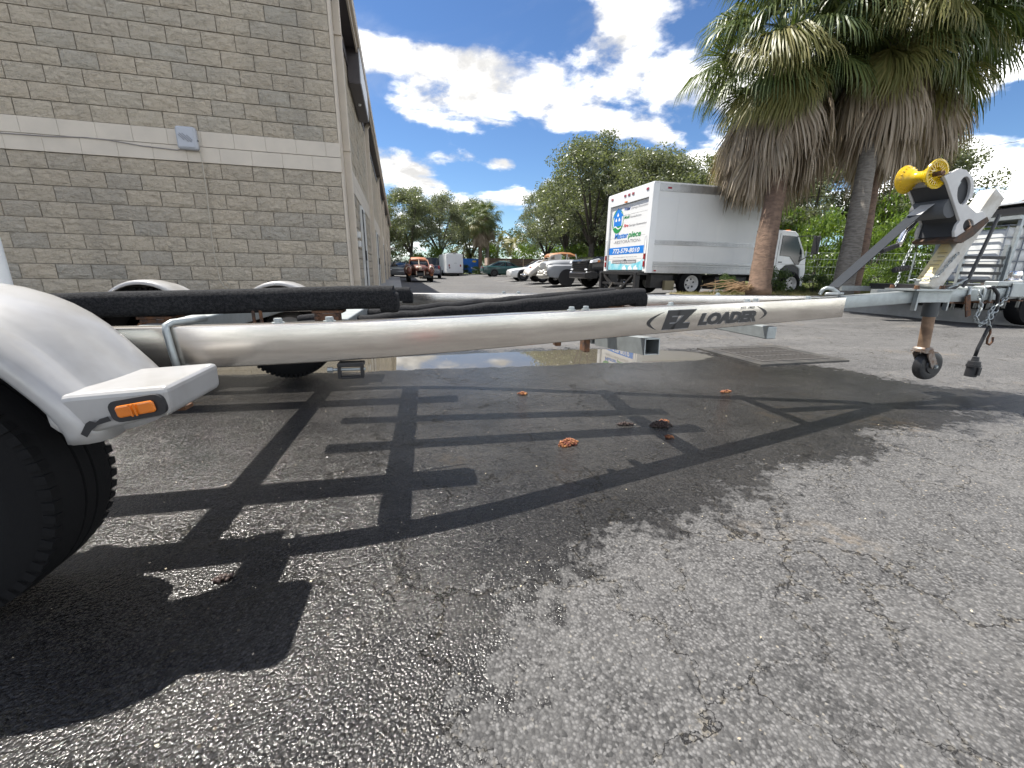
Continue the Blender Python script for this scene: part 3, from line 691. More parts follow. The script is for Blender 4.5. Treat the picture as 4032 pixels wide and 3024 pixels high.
# tongue
b = MB(); b.sweep([(2.25, 0, .60), (3.05, 0, .652), (3.57, 0, .687), (4.0, 0, .697), (5.6, 0, .765)], rrect(.056, .082, .006)); b.build('tongue', GALV, TR, auto=20)
# brackets and shackles hanging below the near rail
def brk(name, u0, u1, v0, v1, z0, z1, mat=RUST):
    b = MB(); b.box((u0, v0, z0), (u1, v1, z1)); return b.build(name, mat, TR, bevel=.002, seg=1)
brk('hanger_plate', 1.03, 1.055, -.60, -.54, .478, .545); brk('hanger_plate', .885, .91, -.64, -.60, .515, .545)
b = MB(); b.box((.075, -.90, .508), (.155, -.85, .520)); b.box((.075, -.90, .470), (.085, -.88, .508)); b.box((.145, -.90, .470), (.155, -.88, .508)); b.box((.085, -.90, .470), (.145, -.88, .477)); b.build('spring_hanger', BLACKM, TR, bevel=.002)
b = MB(); b.tube([(.055, -.89, .499), (.160, -.89, .499)], .005, 8); b.lathe([(0, -.016), (.009, -.016), (.009, 0), (0, 0)], (.06, -.89, .499), 'x', 6); b.build('shackle_bolt', GALV, TR)
# U bolt round the near rail
b = MB(); ub = -.366
b.tube([(ub+.045, -.80, zt(ub)+.012), (ub+.035, -.86, zt(ub)+.012), (ub+.006, -.905, zt(ub)+.011), (ub-.001, -.922, zt(ub)+.004), (ub, -.927, zt(ub)-.012), (ub+.006, -.927, .56), (ub+.012, -.926, .485)], .0095, 10)
ubo = b.build('u_bolt', GALV, TR, smooth=True)
b = MB(); b.lathe([(0, .012), (.017, .012), (.017, -.01), (.026, -.01), (.026, -.014), (0, -.014)], (ub+.012, -.926, .512), 'z', 6); b.build('nut', GALV, ubo)
b = MB(); b.box((ub-.03, -.94, .492), (ub+.06, -.83, .500)); b.build('plate', GALV, ubo)
# bunks: timber wrapped in carpet
def bunk(pts, w, h, bracket_us, carriers):
    P = [Vector(p) for p in pts]; n = 26; path = []
    for k in range(n+1):
        t = k/n*(len(P)-1); i = min(int(t), len(P)-2); path.append(P[i].lerp(P[i+1], t-i)+Vector((0, 0, -h/2+.0025*math.sin(k*1.9)+.002*math.sin(k*4.1))))
    sec = rrect(w, h, .024, 3); b = MB(); b.sweep(path, sec)
    o = b.build('bunk', CARPET, TR, auto=40)
    end = path[-1]; b = MB()      # the carpet folded over the end and hanging below it
    b.loft([[(end.x+dx, end.y+a*sx, end.z+c*sz-dz) for a, c in sec] for dx, sx, sz, dz in ((-.05, .96, 1.05, .012), (-.002, .97, 1.02, .016), (.016, .88, .82, .022), (.02, .5, .4, .024))]); b.build('carpet_fold', CARPET, o, auto=50)
    for u in bracket_us:
        t = (u-P[0].x)/(P[-1].x-P[0].x); c = P[0].lerp(P[-1], t); zb = c.z-h
        for s in (-1, 1):
            b = MB(); b.box((u+s*.036-.014, c.y-.03, carriers), (u+s*.036+.002, c.y+.03, zb+.004)); b.build('upright', RUST, o)
        b = MB(); b.box((u-.055, c.y-.045, zb-.012), (u+.055, c.y+.045, zb-.002)); b.box((u-.045, c.y-.046, zb-.04), (u+.045, c.y-.040, zb-.014)); bo = b.build('bracket', RUST, o)
        for s in (-1, 1):
            b = MB(); b.lathe([(0, -.016), (.009, -.016), (.009, 0)], (u+s*.037, c.y-.046, zb-.03), 'y', 6); b.build('bracket_bolt', RUST, o)
    return o
bunk([(-4.2, -.53, .605), (.235, -.50, .752)], .135, .086, (-.015, -.60), .61)
bunk([(-4.2, .56, .565), (.262, .575, .703)], .135, .082, (-.015, -.60), .61)
bunk([(-.32, -.185, .562), (1.52, -.153, .738)], .095, .082, (1.37,), .50)
bunk([(-.32, .20, .562), (1.485, .128, .728)], .095, .076, (1.36,), .50)
# rollers' carrier plates and wiring along the crossmember
b = MB(); b.tube([(-.6, -.70, .53), (-.3, -.6, .535), (0, -.5, .53), (.3, -.45, .52)], .004, 5); b.build('wire', BLACK, TR)
for u in (-.27, -.245):
    b = MB(); b.tube([(u, -.56, .50), (u, -.56, .66)], .006, 6); b.build('bunk_bolt', RUST, TR)

# fenders over the tandem wheels, with the step and marker lamp
AXU = (-.66, -1.5)
def fender(sgn, dz, vout):
    prof = [(-.012, -.06), (0.0, 0.0), (.006, .16), (.004, .42), (-.004, .60), (-.018, .70), (-.036, .725), (-.054, .70), (-.066, .655), (-.076, .665), (-.088, .78), (-.106, .90), (-.135, .975), (-.17, 1.0), (-.235, 1.0), (-.27, .97), (-.29, .88), (-.295, .6)]
    path = []
    for a in np.linspace(0, 162, 24): path.append((AXU[0], a))
    path += [(None, None)]
    for a in np.linspace(18, 180, 24): path.append((AXU[1], a))
    P = []
    for cu, a in path:
        row = []
        for dv, f in prof:
            if cu is None: p = ((AXU[0]+AXU[1])/2, .43+.05*f+dz)
            else:
                c, s = math.cos(R(a)), math.sin(R(a)); aa, bb = .278+.052*f, .335+.068*f
                flare = (.035*f*max(0, 1-a/45)**2 if cu == AXU[0] else 0)
                p = (cu+aa*c+flare, .36+bb*s+dz+(.085*max(0, 1-a/40)**1.5 if cu == AXU[0] else 0))
            row.append((p[0], sgn*(vout+dv), p[1]))
        P.append(row)
    b = MB(); b.grid(P); o = b.build('fender', FENDER, TR, smooth=True, solid=.006)
    # step in front of the wheel
    u0, u1 = -.44, -.185; v0, v1 = sgn*(vout-.0), sgn*(vout-.235)
    def q(u, v, z): return (u, v, z+.075*(u+.30)+dz)
    n = 6; P = [[q(u0+(u1-u0)*i/n, v0+(v1-v0)*j/4, .5515) for j in range(5)] for i in range(n+1)]
    ol = [(-.415, .552), (-.36, .556), (u1, .5535), (u1-.002, .489), (-.24, .484), (-.31, .472), (-.36, .463), (-.395, .470), (-.414, .492)]
    b = MB(); b.loft([[q(u, v0+(v1-v0)*t, z+(.003 if z > .53 else 0)*t) for u, z in ol] for t in (0, 1)])
    st = b.build('step', FENDER, o, bevel=.013, seg=3)
    b = MB(); b.box((-.37, min(sgn*(vout-.236), sgn*.925), .468+dz), (-.255, max(sgn*(vout-.236), sgn*.925), .496+dz)); b.build('step_bracket', BLACKM, o)
    tilt = Matrix.Translation((-.241, v0, .5195+dz)) @ Matrix.Rotation(R(-9), 4, 'Y')
    b = MB(); b.prism(rrect(.122, .054, .018, 4), -.004*sgn*-1, .010*sgn*-1 if sgn > 0 else -.010, 'xz')
    if sgn < 0:
        b = MB(); b.prism(rrect(.102, .047, .016, 4), -.009, .002, 'xz'); k = b.build('lamp_bezel', BLACK, st); k.matrix_local = tilt
        b = MB(); b.prism(rrect(.072, .026, .005, 2), -.017, -.0085, 'xz'); l = b.build('marker_lamp', AMBER, st, bevel=.004); l.matrix_local = tilt
        for x in (-.005, .003):
            b = MB(); b.box((x-.0015, -.0215, -.013), (x+.0015, -.0195, .013)); l2 = b.build('lens_rib', AMBER, st); l2.matrix_local = tilt
        b = MB(); pl = [(-.352, .474), (-.338, .497), (-.330, .502), (-.320, .498), (-.312, .505), (-.296, .510), (-.292, .500), (-.318, .492), (-.330, .482), (-.342, .466)]
        b.add([(x, -vout-.009, z) for x, z in pl], [tuple(range(len(pl)))]); b.build('crack', BLACK, st)
    return o
FAR_SGN = 1
fn = fender(-1, 0.005, 1.302)
# mirror profile offsets for the near side: rebuild with outward = -v
me = fn.data
ff = fender(1, -.045, 1.27)

def wheel(u, v, out, r=.335, w=.20, lugs=True):
    """tyre and rim; out = direction of the outer face"""
    c = (u, v, r); h = w/2
    b = MB(); b.lathe([(.19, -h*.72), (.205, -h*.86), (.24, -h*1.0), (.285, -h*1.0), (.312, -h*.92), (r-.006, -h*.74), (r, -h*.60), (r, -h*.22), (r-.008, -h*.20), (r-.008, -h*.16), (r, -h*.14), (r, h*.14), (r-.008, h*.16), (r-.008, h*.20), (r, h*.22), (r, h*.60), (r-.006, h*.74), (.312, h*.92), (.285, h), (.24, h), (.205, h*.86), (.19, h*.72)], c, 'y', 56)
    t = b.build('tyre', RUBBER, TR, auto=40)
    if lugs:
        b = MB(); n = 60
        for k in range(n):
            a = 2*math.pi*k/n
            for s in (-1, 1):
                m = Matrix.Translation(c) @ Matrix.Rotation(a+(.03 if s > 0 else 0), 4, 'Y')
                b.box((r-.030, s*h*.88-.012, -.010), (r-.0055, s*h*.88+.009, .009), m)
        struct(b.build('tread_lugs', RUBBER, t), 'stuff')
    b = MB(); o_ = out
    b.lathe([(.0, .35*h*o_), (.05, .38*h*o_), (.06, .15*h*o_), (.12, .10*h*o_), (.15, .35*h*o_), (.175, .55*h*o_), (.185, .80*h*o_), (.197, .84*h*o_), (.197, .70*h*o_)], c, 'y', 40)
    rm = b.build('rim', M('silver_rim', (.55, .55, .56), .35, .8), t, auto=35)
    for k in range(5):
        b = MB(); a = 2*math.pi*k/5; b.lathe([(0, .2*h*o_), (.009, .2*h*o_), (.009, .1*h*o_)], (u+.075*math.cos(a), v, r+.075*math.sin(a)), 'y', 6); b.build('wheel_nut', CHROME, rm)
    return t
for u in AXU:
    wheel(u-.125, -1.172, -1, .325); wheel(u, 1.135, 1)
    for s in (-1, 1): b = MB(); b.tube([(u-(.1 if s < 0 else 0), s*1.08, .335), (u-(.1 if s < 0 else 0), s*.86, .36)], .028, 10); b.build('stub_axle', GALV, TR)
    for s in (-1, 1):
        b = MB()
        for k in range(4): b.bar((u-.3+.05*k, s*.90, .40-.012*k), (u+.3-.05*k, s*.90, .40-.012*k), .045, .010)
        b.build('leaf_spring', RUST, TR)
# white guide post at the rear
b = MB(); b.tube([(-.845, -.80, .66), (-.842, -.80, .885)], .042, 16); b.build('guide_post', M('white_pvc', (.78, .79, .78), .4), TR, auto=40)

# ---- tongue end: jack, winch stand
b = MB(); b.box((3.50, -.10, .7315), (3.90, .10, .7425)); b.box((3.585, -.058, .60), (3.60, -.030, .73)); b.box((3.86, -.058, .60), (3.872, -.030, .73)); b.box((3.60, -.0585, .655), (3.86, -.0475, .731)); pl = b.build('base_plate', GALV, TR)
for u, v in ((3.53, -.075), (3.74, -.078), (3.53, .075), (3.84, .075)):
    bolt(pl, (u, v, .744), .014, .022, RUST)
PD = Vector((.33, 0, .585)).normalized()
WHT = M('weathered_white_post', (.60, .59, .55), .6, var=.8, vscale=10, col2=(.42, .38, .31))
p0 = Vector((3.715, 0, .745)); p1 = p0+PD*.70
b = MB(); b.bar(p0, p1, .092, .120, up=(1, 0, 0)); st = b.build('winch_stand', WHT, TR, bevel=.008)
fn_ = Vector((-PD.z, 0, PD.x)).normalized()         # the face of the post turned to the boat
b = MB(); a = p0+fn_*.0608; vs = [a+PD*d+Vector((0, v, 0))+fn_*.0012 for d, v in ((.02, -.042), (.02, .042), (.33, .042), (.35, .01), (.30, -.006), (.26, -.042))]
b.add(vs, [tuple(range(6))]); b.build('warning_decal', M('yellowed_decal', (.72, .58, .26), .6, var=.6, vscale=16, col2=(.75, .70, .52)), st)
b = MB(); a = p0+fn_*.0608
for k in range(7):
    q = a+PD*(.05+.03*k)+fn_*.002; b.add([q+Vector((0, -.03, 0)), q+Vector((0, .025-.006*(k % 3), 0)), q+Vector((0, .025-.006*(k % 3), 0))+PD*.005, q+Vector((0, -.03, 0))+PD*.005], [(0, 1, 2, 3)])
b.build('decal_print', M('brown_print', (.25, .17, .10), .6), st)
b = MB(); b.add([p0+PD*d+Vector((0, -.0472, 0))+fn_*e for d, e in ((.33, .02), (.33, .032), (.44, .026), (.44, .02))], [(0, 1, 2, 3)]); b.build('rust_streak', RUST, st)
# winch head: two cheek plates with holes
HEAD = M('grey_white_composite', (.56, .555, .54), .5, var=.35, vscale=12, col2=(.44, .43, .42), bump=.0008, bscale=300)
cheek = [(3.50, 1.385), (3.60, 1.435), (3.66, 1.43), (3.735, 1.385), (3.765, 1.32), (3.768, 1.278), (3.735, 1.262), (3.73, 1.245), (3.775, 1.222), (3.835, 1.195), (3.89, 1.205), (3.935, 1.165), (3.875, 1.10), (3.80, 1.055), (3.715, 1.045), (3.70, 1.08), (3.705, 1.12), (3.72, 1.142), (3.67, 1.20), (3.60, 1.28), (3.53, 1.36)]
cheek = [(x-.045, z+.022) for x, z in cheek]
def plate_with_holes(poly, holes, v0, v1):
    bm = bmesh.new(); edges = []
    for ring in [poly]+holes:
        vs = [bm.verts.new((x, v0, z)) for x, z in ring]
        edges += [bm.edges.new((vs[i], vs[(i+1) % len(vs)])) for i in range(len(vs))]
    bmesh.ops.triangle_fill(bm, use_beauty=True, use_dissolve=False, edges=edges)
    r = bmesh.ops.extrude_face_region(bm, geom=bm.faces[:]); bmesh.ops.translate(bm, vec=(0, v1-v0, 0), verts=[g for g in r['geom'] if isinstance(g, bmesh.types.BMVert)])
    bmesh.ops.recalc_face_normals(bm, faces=bm.faces); b = MB(); bm.verts.ensure_lookup_table()
    b.v = [tuple(v.co) for v in bm.verts]; b.f = [tuple(v.index for v in f.verts) for f in bm.faces]; bm.free(); return b
def oval(cx, cz, a, c, rot, n=24):
    return [(cx+a*math.cos(t)*math.cos(rot)-c*math.sin(t)*math.sin(rot), cz+a*math.cos(t)*math.sin(rot)+c*math.sin(t)*math.cos(rot)) for t in [2*math.pi*k/n for k in range(n)]]
HX, HZ = -.045, .022
holes = [oval(3.685+HX, 1.315+HZ, .050, .080, .25), oval(3.80+HX, 1.118+HZ, .044, .036, -.3)]
for v0, v1 in ((-.115, -.098), (.098, .115)):
    plate_with_holes(cheek, holes, v0, v1).build('winch_cheek', HEAD, st, bevel=.003, seg=2)
DARKH = M('dark_housing', (.030, .032, .036), .6)
b = MB(); b.prism(oval(3.685+HX, 1.315+HZ, .062, .092, .25), -.095, -.06, 'xz'); b.prism(oval(3.80+HX, 1.118+HZ, .05, .042, -.3), -.09, -.055, 'xz'); b.build('hole_liner', DARKH, st)
b = MB(); b.prism([(x+HX, z+HZ) for x, z in [(3.51, 1.378), (3.60, 1.425), (3.655, 1.42), (3.62, 1.34), (3.56, 1.345)]], -.097, .097, 'xz'); b.build('top_cover', M('grey_composite', (.30, .305, .31), .55), st, bevel=.004)
b = MB(); b.prism([(x+HX, z+HZ) for x, z in [(3.545, 1.345), (3.60, 1.34), (3.67, 1.26), (3.76, 1.17), (3.73, 1.07), (3.715, 1.05), (3.725, 1.14), (3.675, 1.20), (3.605, 1.28)]], -.096, .096, 'xz'); b.build('inner_housing', DARKH, st, bevel=.003)
b = MB(); b.tube([(3.60, -.097, 1.24), (3.60, .097, 1.24)], .06, 20); b.build('strap_drum', M('grey_webbing_roll', (.10, .105, .11), .8), st, auto=40)
b = MB(); b.prism([(x+HX, z+HZ) for x, z in [(3.70, 1.03), (3.93, 1.175), (3.955, 1.15), (3.86, 1.055), (3.78, 1.01), (3.71, 1.015)]], -.12, .12, 'xz'); b.build('mount_bracket', M('brown_rust_bracket', (.055, .042, .033), .7, .2, var=.8, vscale=30, col2=(.12, .06, .03)), st, bevel=.004)
b = MB(); b.box((3.90, -.055, 1.19), (3.945, .055, 1.22)); b.build('clamp', GALV, st, bevel=.006)
# yellow bow roller, spool shaped, on its axle
YEL = M('yellow_polyurethane', (.80, .56, .012), .22, coat=.4, var=.35, vscale=4, col2=(.72, .36, .008), trans=.25)
RC = (3.435, 0, 1.425)
pr = [(.018, -.072), (.036, -.070), (.072, -.092), (.084, -.090), (.085, -.085), (.064, -.060), (.053, -.048), (.050, -.042), (.044, -.038), (.035, -.018), (.033, 0), (.035, .018), (.044, .038), (.050, .042), (.053, .048), (.064, .060), (.085, .085), (.084, .090), (.072, .092), (.036, .070), (.018, .072)]
b = MB(); b.lathe(pr, RC, 'y', 36); ro = b.build('bow_roller', YEL, st, auto=40)
for s in (-1, 1):
    b = MB()
    for k in range(20):
        a = 2*math.pi*k/20; m = Matrix.Translation(RC) @ Matrix.Rotation(a, 4, 'Y'); b.box((.038, s*.075-.012, -.0025), (.074, s*.075+.008, .0025), m)
    b.build('ribs', YEL, ro)
b = MB(); b.tube([(RC[0], -.12, RC[2]), (RC[0], .12, RC[2])], .014, 10); b.build('roller_axle', RUST, ro)
b = MB(); b.bar((3.50, -.1, 1.41), (3.60, -.1, 1.37), .02, .03); b.bar((3.50, .1, 1.41), (3.60, .1, 1.37), .02, .03); b.build('roller_arm', GALV, ro)
# winch strap down to the bow shackle, crank with grip
WEB = M('grey_webbing', (.030, .034, .040), .85, var=.5, vscale=60, col2=(.022, .025, .03), spec=.2)
b = MB(); b.grid([[(u, v, z) for v in (-.040, .040)] for u, z in ((3.60, 1.29), (3.50, 1.235), (3.20, .968), (2.95, .745))]); b.build('winch_strap', WEB, st, solid=.004)
b = MB(); b.grid([[(u, v, z) for v in (-.0402, .0402)] for u, z in ((3.545, 1.268), (3.50, 1.2395), (3.455, 1.2005))]); b.build('strap_tail', M('pale_strap_edge', (.45, .45, .44), .7), st, solid=.003)
b = MB(); b.tube([(3.73, .10, 1.24), (3.71, .12, 1.24), (3.665, .125, 1.205), (3.61, .125, 1.145), (3.585, .125, 1.115), (3.57, .125, 1.06), (3.555, .125, 1.02)], [.017, .020, .018, .021, .017, .020, .018], 10); cr = b.build('crank', CHROME, st, smooth=True)
b = MB(); b.tube([(3.565, .125, 1.03), (3.53, .125, 1.02), (3.43, .125, .985)], [.015, .018, .017], 10); b.build('grip', BLACK, cr)
b = MB(); b.tube([(2.98, -.03, .70), (2.95, -.03, .72), (2.93, -.015, .738), (2.90, 0, .742), (2.885, .01, .73), (2.88, .02, .70)], .012, 10); b.tube([(2.86, -.04, .705), (2.99, -.04, .708)], .010, 8); b.build('bow_shackle', GALV, TR, smooth=True)
b = MB(); b.tube([(4.06, -.07, 1.22), (4.0, -.075, 1.0), (3.955, -.075, .82), (3.93, -.07, .76)], .014, 8, flat=.6); b.build('black_strut', BLACK, st)
b = MB(); b.tube([(3.955, -.075, .82), (3.86, -.07, .77), (3.82, -.06, .75)], .006, 6); b.build('strut_hook', GALV, st)
# jack with swivel wheel
b = MB(); b.tube([(3.80, -.005, .66), (3.805, -.005, .555)], .044, 16); jk = b.build('jack', M('grey_jack_sleeve', (.06, .065, .068), .5, .3), TR, auto=40)
b = MB(); b.tube([(3.807, -.005, .56), (3.835, -.005, .325)], .034, 16); b.build('inner_tube', M('tan_rusty_tube', (.30, .20, .13), .55, .4, var=.9, vscale=14, col2=(.16, .10, .065)), jk, auto=40)
b = MB(); b.lathe([(0, .02), (.045, .02), (.055, .01), (.055, -.012), (0, -.012)], (3.838, -.005, .318), 'z', 16); b.box((3.80, -.055, .30), (3.91, .045, .308)); b.bar((3.84, -.052, .305), (3.915, -.052, .200), .008, .05, up=(1, 0, 0)); b.bar((3.84, .042, .305), (3.915, .042, .200), .008, .05, up=(1, 0, 0)); b.build('fork', M('rusty_galvanised', (.33, .30, .27), .6, .5, var=1, vscale=20, col2=(.17, .10, .06)), jk)
wc = (3.918, -.005, .202); b = MB(); b.lathe([(.02, -.038), (.05, -.038), (.055, -.030), (.082, -.032), (.10, -.026), (.106, -.012), (.106, .012), (.10, .026), (.082, .032), (.055, .030), (.05, .038), (.02, .038)], wc, 'y', 32); jw = b.build('jack_wheel', M('black_jack_wheel', (.022, .022, .024), .4), jk, auto=40)
bolt(jw, (wc[0], wc[1]-.052, wc[2]), .012, -.012, GALV, 'y')
b = MB(); b.tube([(3.50, .07, .862), (3.62, .07, .880)], .017, 12); b.build('crank_grip', BLACK, jk)
for k in range(5):
    b = MB(); b.tube([(3.51+.022*k, .07, .8638+.0033*k), (3.518+.022*k, .07, .865+.0033*k)], .0195, 12); b.build('grip_ring', BLACK, jk)
# safety chain beside the winch post, link by link
def chain(name, pts, label, link=.026, r=.0031, parent=None, mat=GALV):
    P = [Vector(p) for p in pts]; L_ = [0]
    for a, c in zip(P, P[1:]): L_.append(L_[-1]+(c-a).length)
    def at(s):
        for i in range(len(P)-1):
            if s <= L_[i+1] or i == len(P)-2: return P[i].lerp(P[i+1], (s-L_[i])/max(1e-6, L_[i+1]-L_[i]))
    root = thing(name, label, 'chain', P[0]) if parent is None else None
    me = None; b = MB(); n = 12; ring = []
    for k in range(n+1):
        a = 2*math.pi*k/n; ring.append((link*.5*math.cos(a)*1.0, link*.27*math.sin(a), 0))
    b.tube(ring, r, 6, cap=False); me = b.mesh('chain_link', mat, True)
    s = 0; i = 0; org = P[0]
    while s < L_[-1]:
        p = at(s); q = at(min(s+link*.6, L_[-1]+.001)); d = (q-p)
        if d.length < 1e-5: break
        m = d.to_track_quat('X', 'Z').to_matrix().to_4x4() @ Matrix.Rotation(R(90*(i % 2)+12), 4, 'X')
        o = inst('chain_link', me, root if root else parent); o.matrix_local = Matrix.Translation(p-(org if root else Vector())) @ m
        s += link*.74; i += 1
    return root
def W(u, v, z):        # trailer coordinates to world
    a = R(-3.3); return (-.23+u*math.cos(a)-v*math.sin(a), 2.29+u*math.sin(a)+v*math.cos(a), z)
chain('safety_chain', [W(3.72, .13, 1.10), W(3.66, .12, .98), W(3.61, .11, .86), W(3.60, .10, .79), W(3.56, .09, .745)], 'grey steel chain hanging from the winch head to the tongue behind the white post')
chain('post_chain', [W(3.60, .02, .80), W(3.63, -.05, .80), W(3.70, -.062, .83), W(3.78, -.062, .93), W(3.84, -.05, .98)], 'thin chain looped across the white winch post', link=.026, r=.003)
chain('hitch_chain', [W(4.13, -.05, .72), W(4.15, -.07, .62), W(4.13, -.07, .54), W(4.20, -.07, .50), W(4.27, -.07, .55), W(4.33, -.06, .63), W(4.42, -.04, .70)], 'galvanised safety chain looped below the tongue end near the jack', link=.04, r=.0045)
chain('hook_chain', [W(4.30, -.06, .64), W(4.26, -.06, .58), W(4.25, -.07, .53), W(4.30, -.07, .47)], 'short chain with an open hook dangling below the tongue', link=.04, r=.0045)
# coupler clamps at the tongue end
cl = []
for u in (4.06, 4.20, 4.27, 4.42, 4.55):
    z = .697+.0425*(u-4.0)
    b = MB(); h = .052
    b.tube([(u, -.036, z-h-.05), (u, -.036, z+h-.012), (u, -.026, z+h), (u, .026, z+h), (u, .036, z+h-.012), (u, .036, z-h-.05)], .009, 8); c = b.build('clamp_bolt', GALV, TR, smooth=True)
    b = MB(); b.box((u-.02, -.05, z-h-.006), (u+.02, .05, z-h+.004)); b.build('clamp_plate', RUST, c)
b = MB(); b.box((4.30, -.042, .765), (4.75, .042, .80)); b.box((4.42, -.055, .69), (4.80, -.043, .79)); b.build('coupler', GALV, TR, bevel=.006)
b = MB(); b.lathe([(0, .05), (.03, .05), (.035, .03), (.03, 0), (.045, -.01), (.045, -.02)], (4.50, 0, .82), 'z', 16); b.build('coupler_latch', CHROME, TR, auto=40)
b = MB(); b.bar((4.03, -.05, .70), (4.09, -.05, .56), .008, .04); b.bar((4.06, -.052, .74), (4.06, -.052, .60), .012, .03); b.build('drop_bracket', RUST, TR)
# wiring plug on its lead
t = thing('wiring_plug', 'black trailer wiring plug dangling on its black lead below the tongue end', 'plug', W(4.27, -.06, .165))
a0 = Vector(W(4.27, -.06, .165))
b = MB(); b.tube([Vector(W(*p))-a0 for p in ((4.20, -.03, .745), (4.23, -.055, .76), (4.29, -.06, .71), (4.315, -.065, .60), (4.30, -.065, .52), (4.285, -.06, .42), (4.262, -.06, .33), (4.258, -.06, .27))], .011, 8); b.build('lead', BLACK, t, smooth=True)
b = MB(); b.lathe([(0, .10), (.018, .10), (.022, .07), (.034, .068), (.036, .045), (.040, .045), (.040, .028), (.034, .026), (.034, -.045), (.0, -.045)], (0, 0, 0), 'z', 18); pg = b.build('plug_body', BLACK, t, auto=40)
b = MB(); b.box((-.014, -.046, -.03), (.014, -.034, .03)); b.build('lid', BLACK, t, bevel=.003)
t = thing('chain_hook', 'open S shaped steel hook hanging from the short chain under the tongue', 'hook', W(4.30, -.07, .47)); a0 = Vector(W(4.30, -.07, .47))
b = MB(); b.tube([Vector(W(*p))-a0 for p in ((4.30, -.07, .475), (4.315, -.07, .44), (4.305, -.07, .40), (4.315, -.07, .365), (4.34, -.07, .355), (4.36, -.07, .375), (4.355, -.07, .41))], .007, 8); b.build('hook_bar', RUST, t, smooth=True)

# unseen red prop added behind the viewer for a red reflection in the rail
t = thing('rail_reflection_prop', 'unseen red can-shaped prop added to give the red reflection in the near aluminium rail', 'reflection prop', (1.42, -1.55, 0), R(25))
RP = M('red_prop_plastic', (.50, .035, .02), .4)
b = MB(); b.box((-.13, -.12, 0), (.13, .12, .36)); b.build('body', RP, t, bevel=.04, seg=3)
b = MB(); b.tube([(-.08, 0, .35), (-.06, 0, .43), (.06, 0, .43), (.08, 0, .35)], .018, 8); b.build('handle', RP, t, smooth=True)
b = MB(); b.lathe([(0, .06), (.03, .06), (.03, 0)], (.09, .06, .36), 'z', 12); b.build('cap', BLACK, t)
# ------------------------------------------------------------------ box truck, parked parallel to the building
def text_on(parent, body, s, z, h, origin, right, nrm, mat, width=None, bold=0.0, shear=0.0, lift=.004, name='lettering'):
    """text on a vertical face: s along 'right' from origin, z up"""
    me = text_mesh(name, body, h, bold=bold, shear=shear, mat=mat, width=width)
    o = inst(name, me, parent); r = Vector(right); n = Vector(nrm); p = Vector(origin)+r*s+Vector((0, 0, z))+n*lift
    o.matrix_local = Matrix(((r.x, 0, n.x, p.x), (r.y, 0, n.y, p.y), (0, 1, 0, p.z), (0, 0, 0, 1))); return o
def flat_on(parent, poly, origin, right, nrm, mat, lift=.003, name='print'):
    r = Vector(right); n = Vector(nrm); b = MB(); b.add([Vector(origin)+r*s+Vector((0, 0, z))+n*lift for s, z in poly], [tuple(range(len(poly)))]); return b.build(name, mat, parent)
BLUE = M('print_blue', (.012, .19, .62), .4); GRN = M('print_green', (.02, .26, .07), .4); REDP = M('print_red', (.62, .03, .04), .4); GRYP = M('print_grey', (.30, .30, .31), .4)
DKBL = M('print_dark_blue', (.02, .09, .36), .4); CYAN = M('print_cyan', (.16, .55, .66), .4, var=.9, vscale=5, col2=(.45, .70, .76)); WPR = M('print_white', (.80, .80, .80), .4)
def steel_wheel(parent, u, v, r, w, out, rimmat, n=28, rim_r=.6, name='wheel', dish=.3, holes=0):
    h = w/2; c = (u, v, r); b = MB()
    b.lathe([(r*rim_r, -h*.8), (r*.72, -h), (r*.9, -h*.95), (r, -h*.65), (r, h*.65), (r*.9, h*.95), (r*.72, h), (r*rim_r, h*.8)], c, 'y', n)
    t = b.build(name, RUBBER, parent, auto=40); b = MB(); q = out*h
    b.lathe([(0, q*.5), (r*.16, q*.5), (r*.2, q*(.5-dish)), (r*.42, q*(.5-dish)), (r*.52, q*.75), (r*rim_r, q*.92), (r*rim_r*1.02, q*.8)], c, 'y', n); rm = b.build('rim', rimmat, t, auto=35)
    if holes:
        b = MB()
        for k in range(holes):
            a = 2*math.pi*k/holes+.3; cc = (u+r*.32*math.cos(a), v, r+r*.32*math.sin(a)); b.lathe([(0, q*(.5-dish)+out*.004), (r*.075, q*(.5-dish)+out*.004), (r*.075, q*(.5-dish))], cc, 'y', 10)
        b.build('hand_holes', BLACK, rm)
    return t
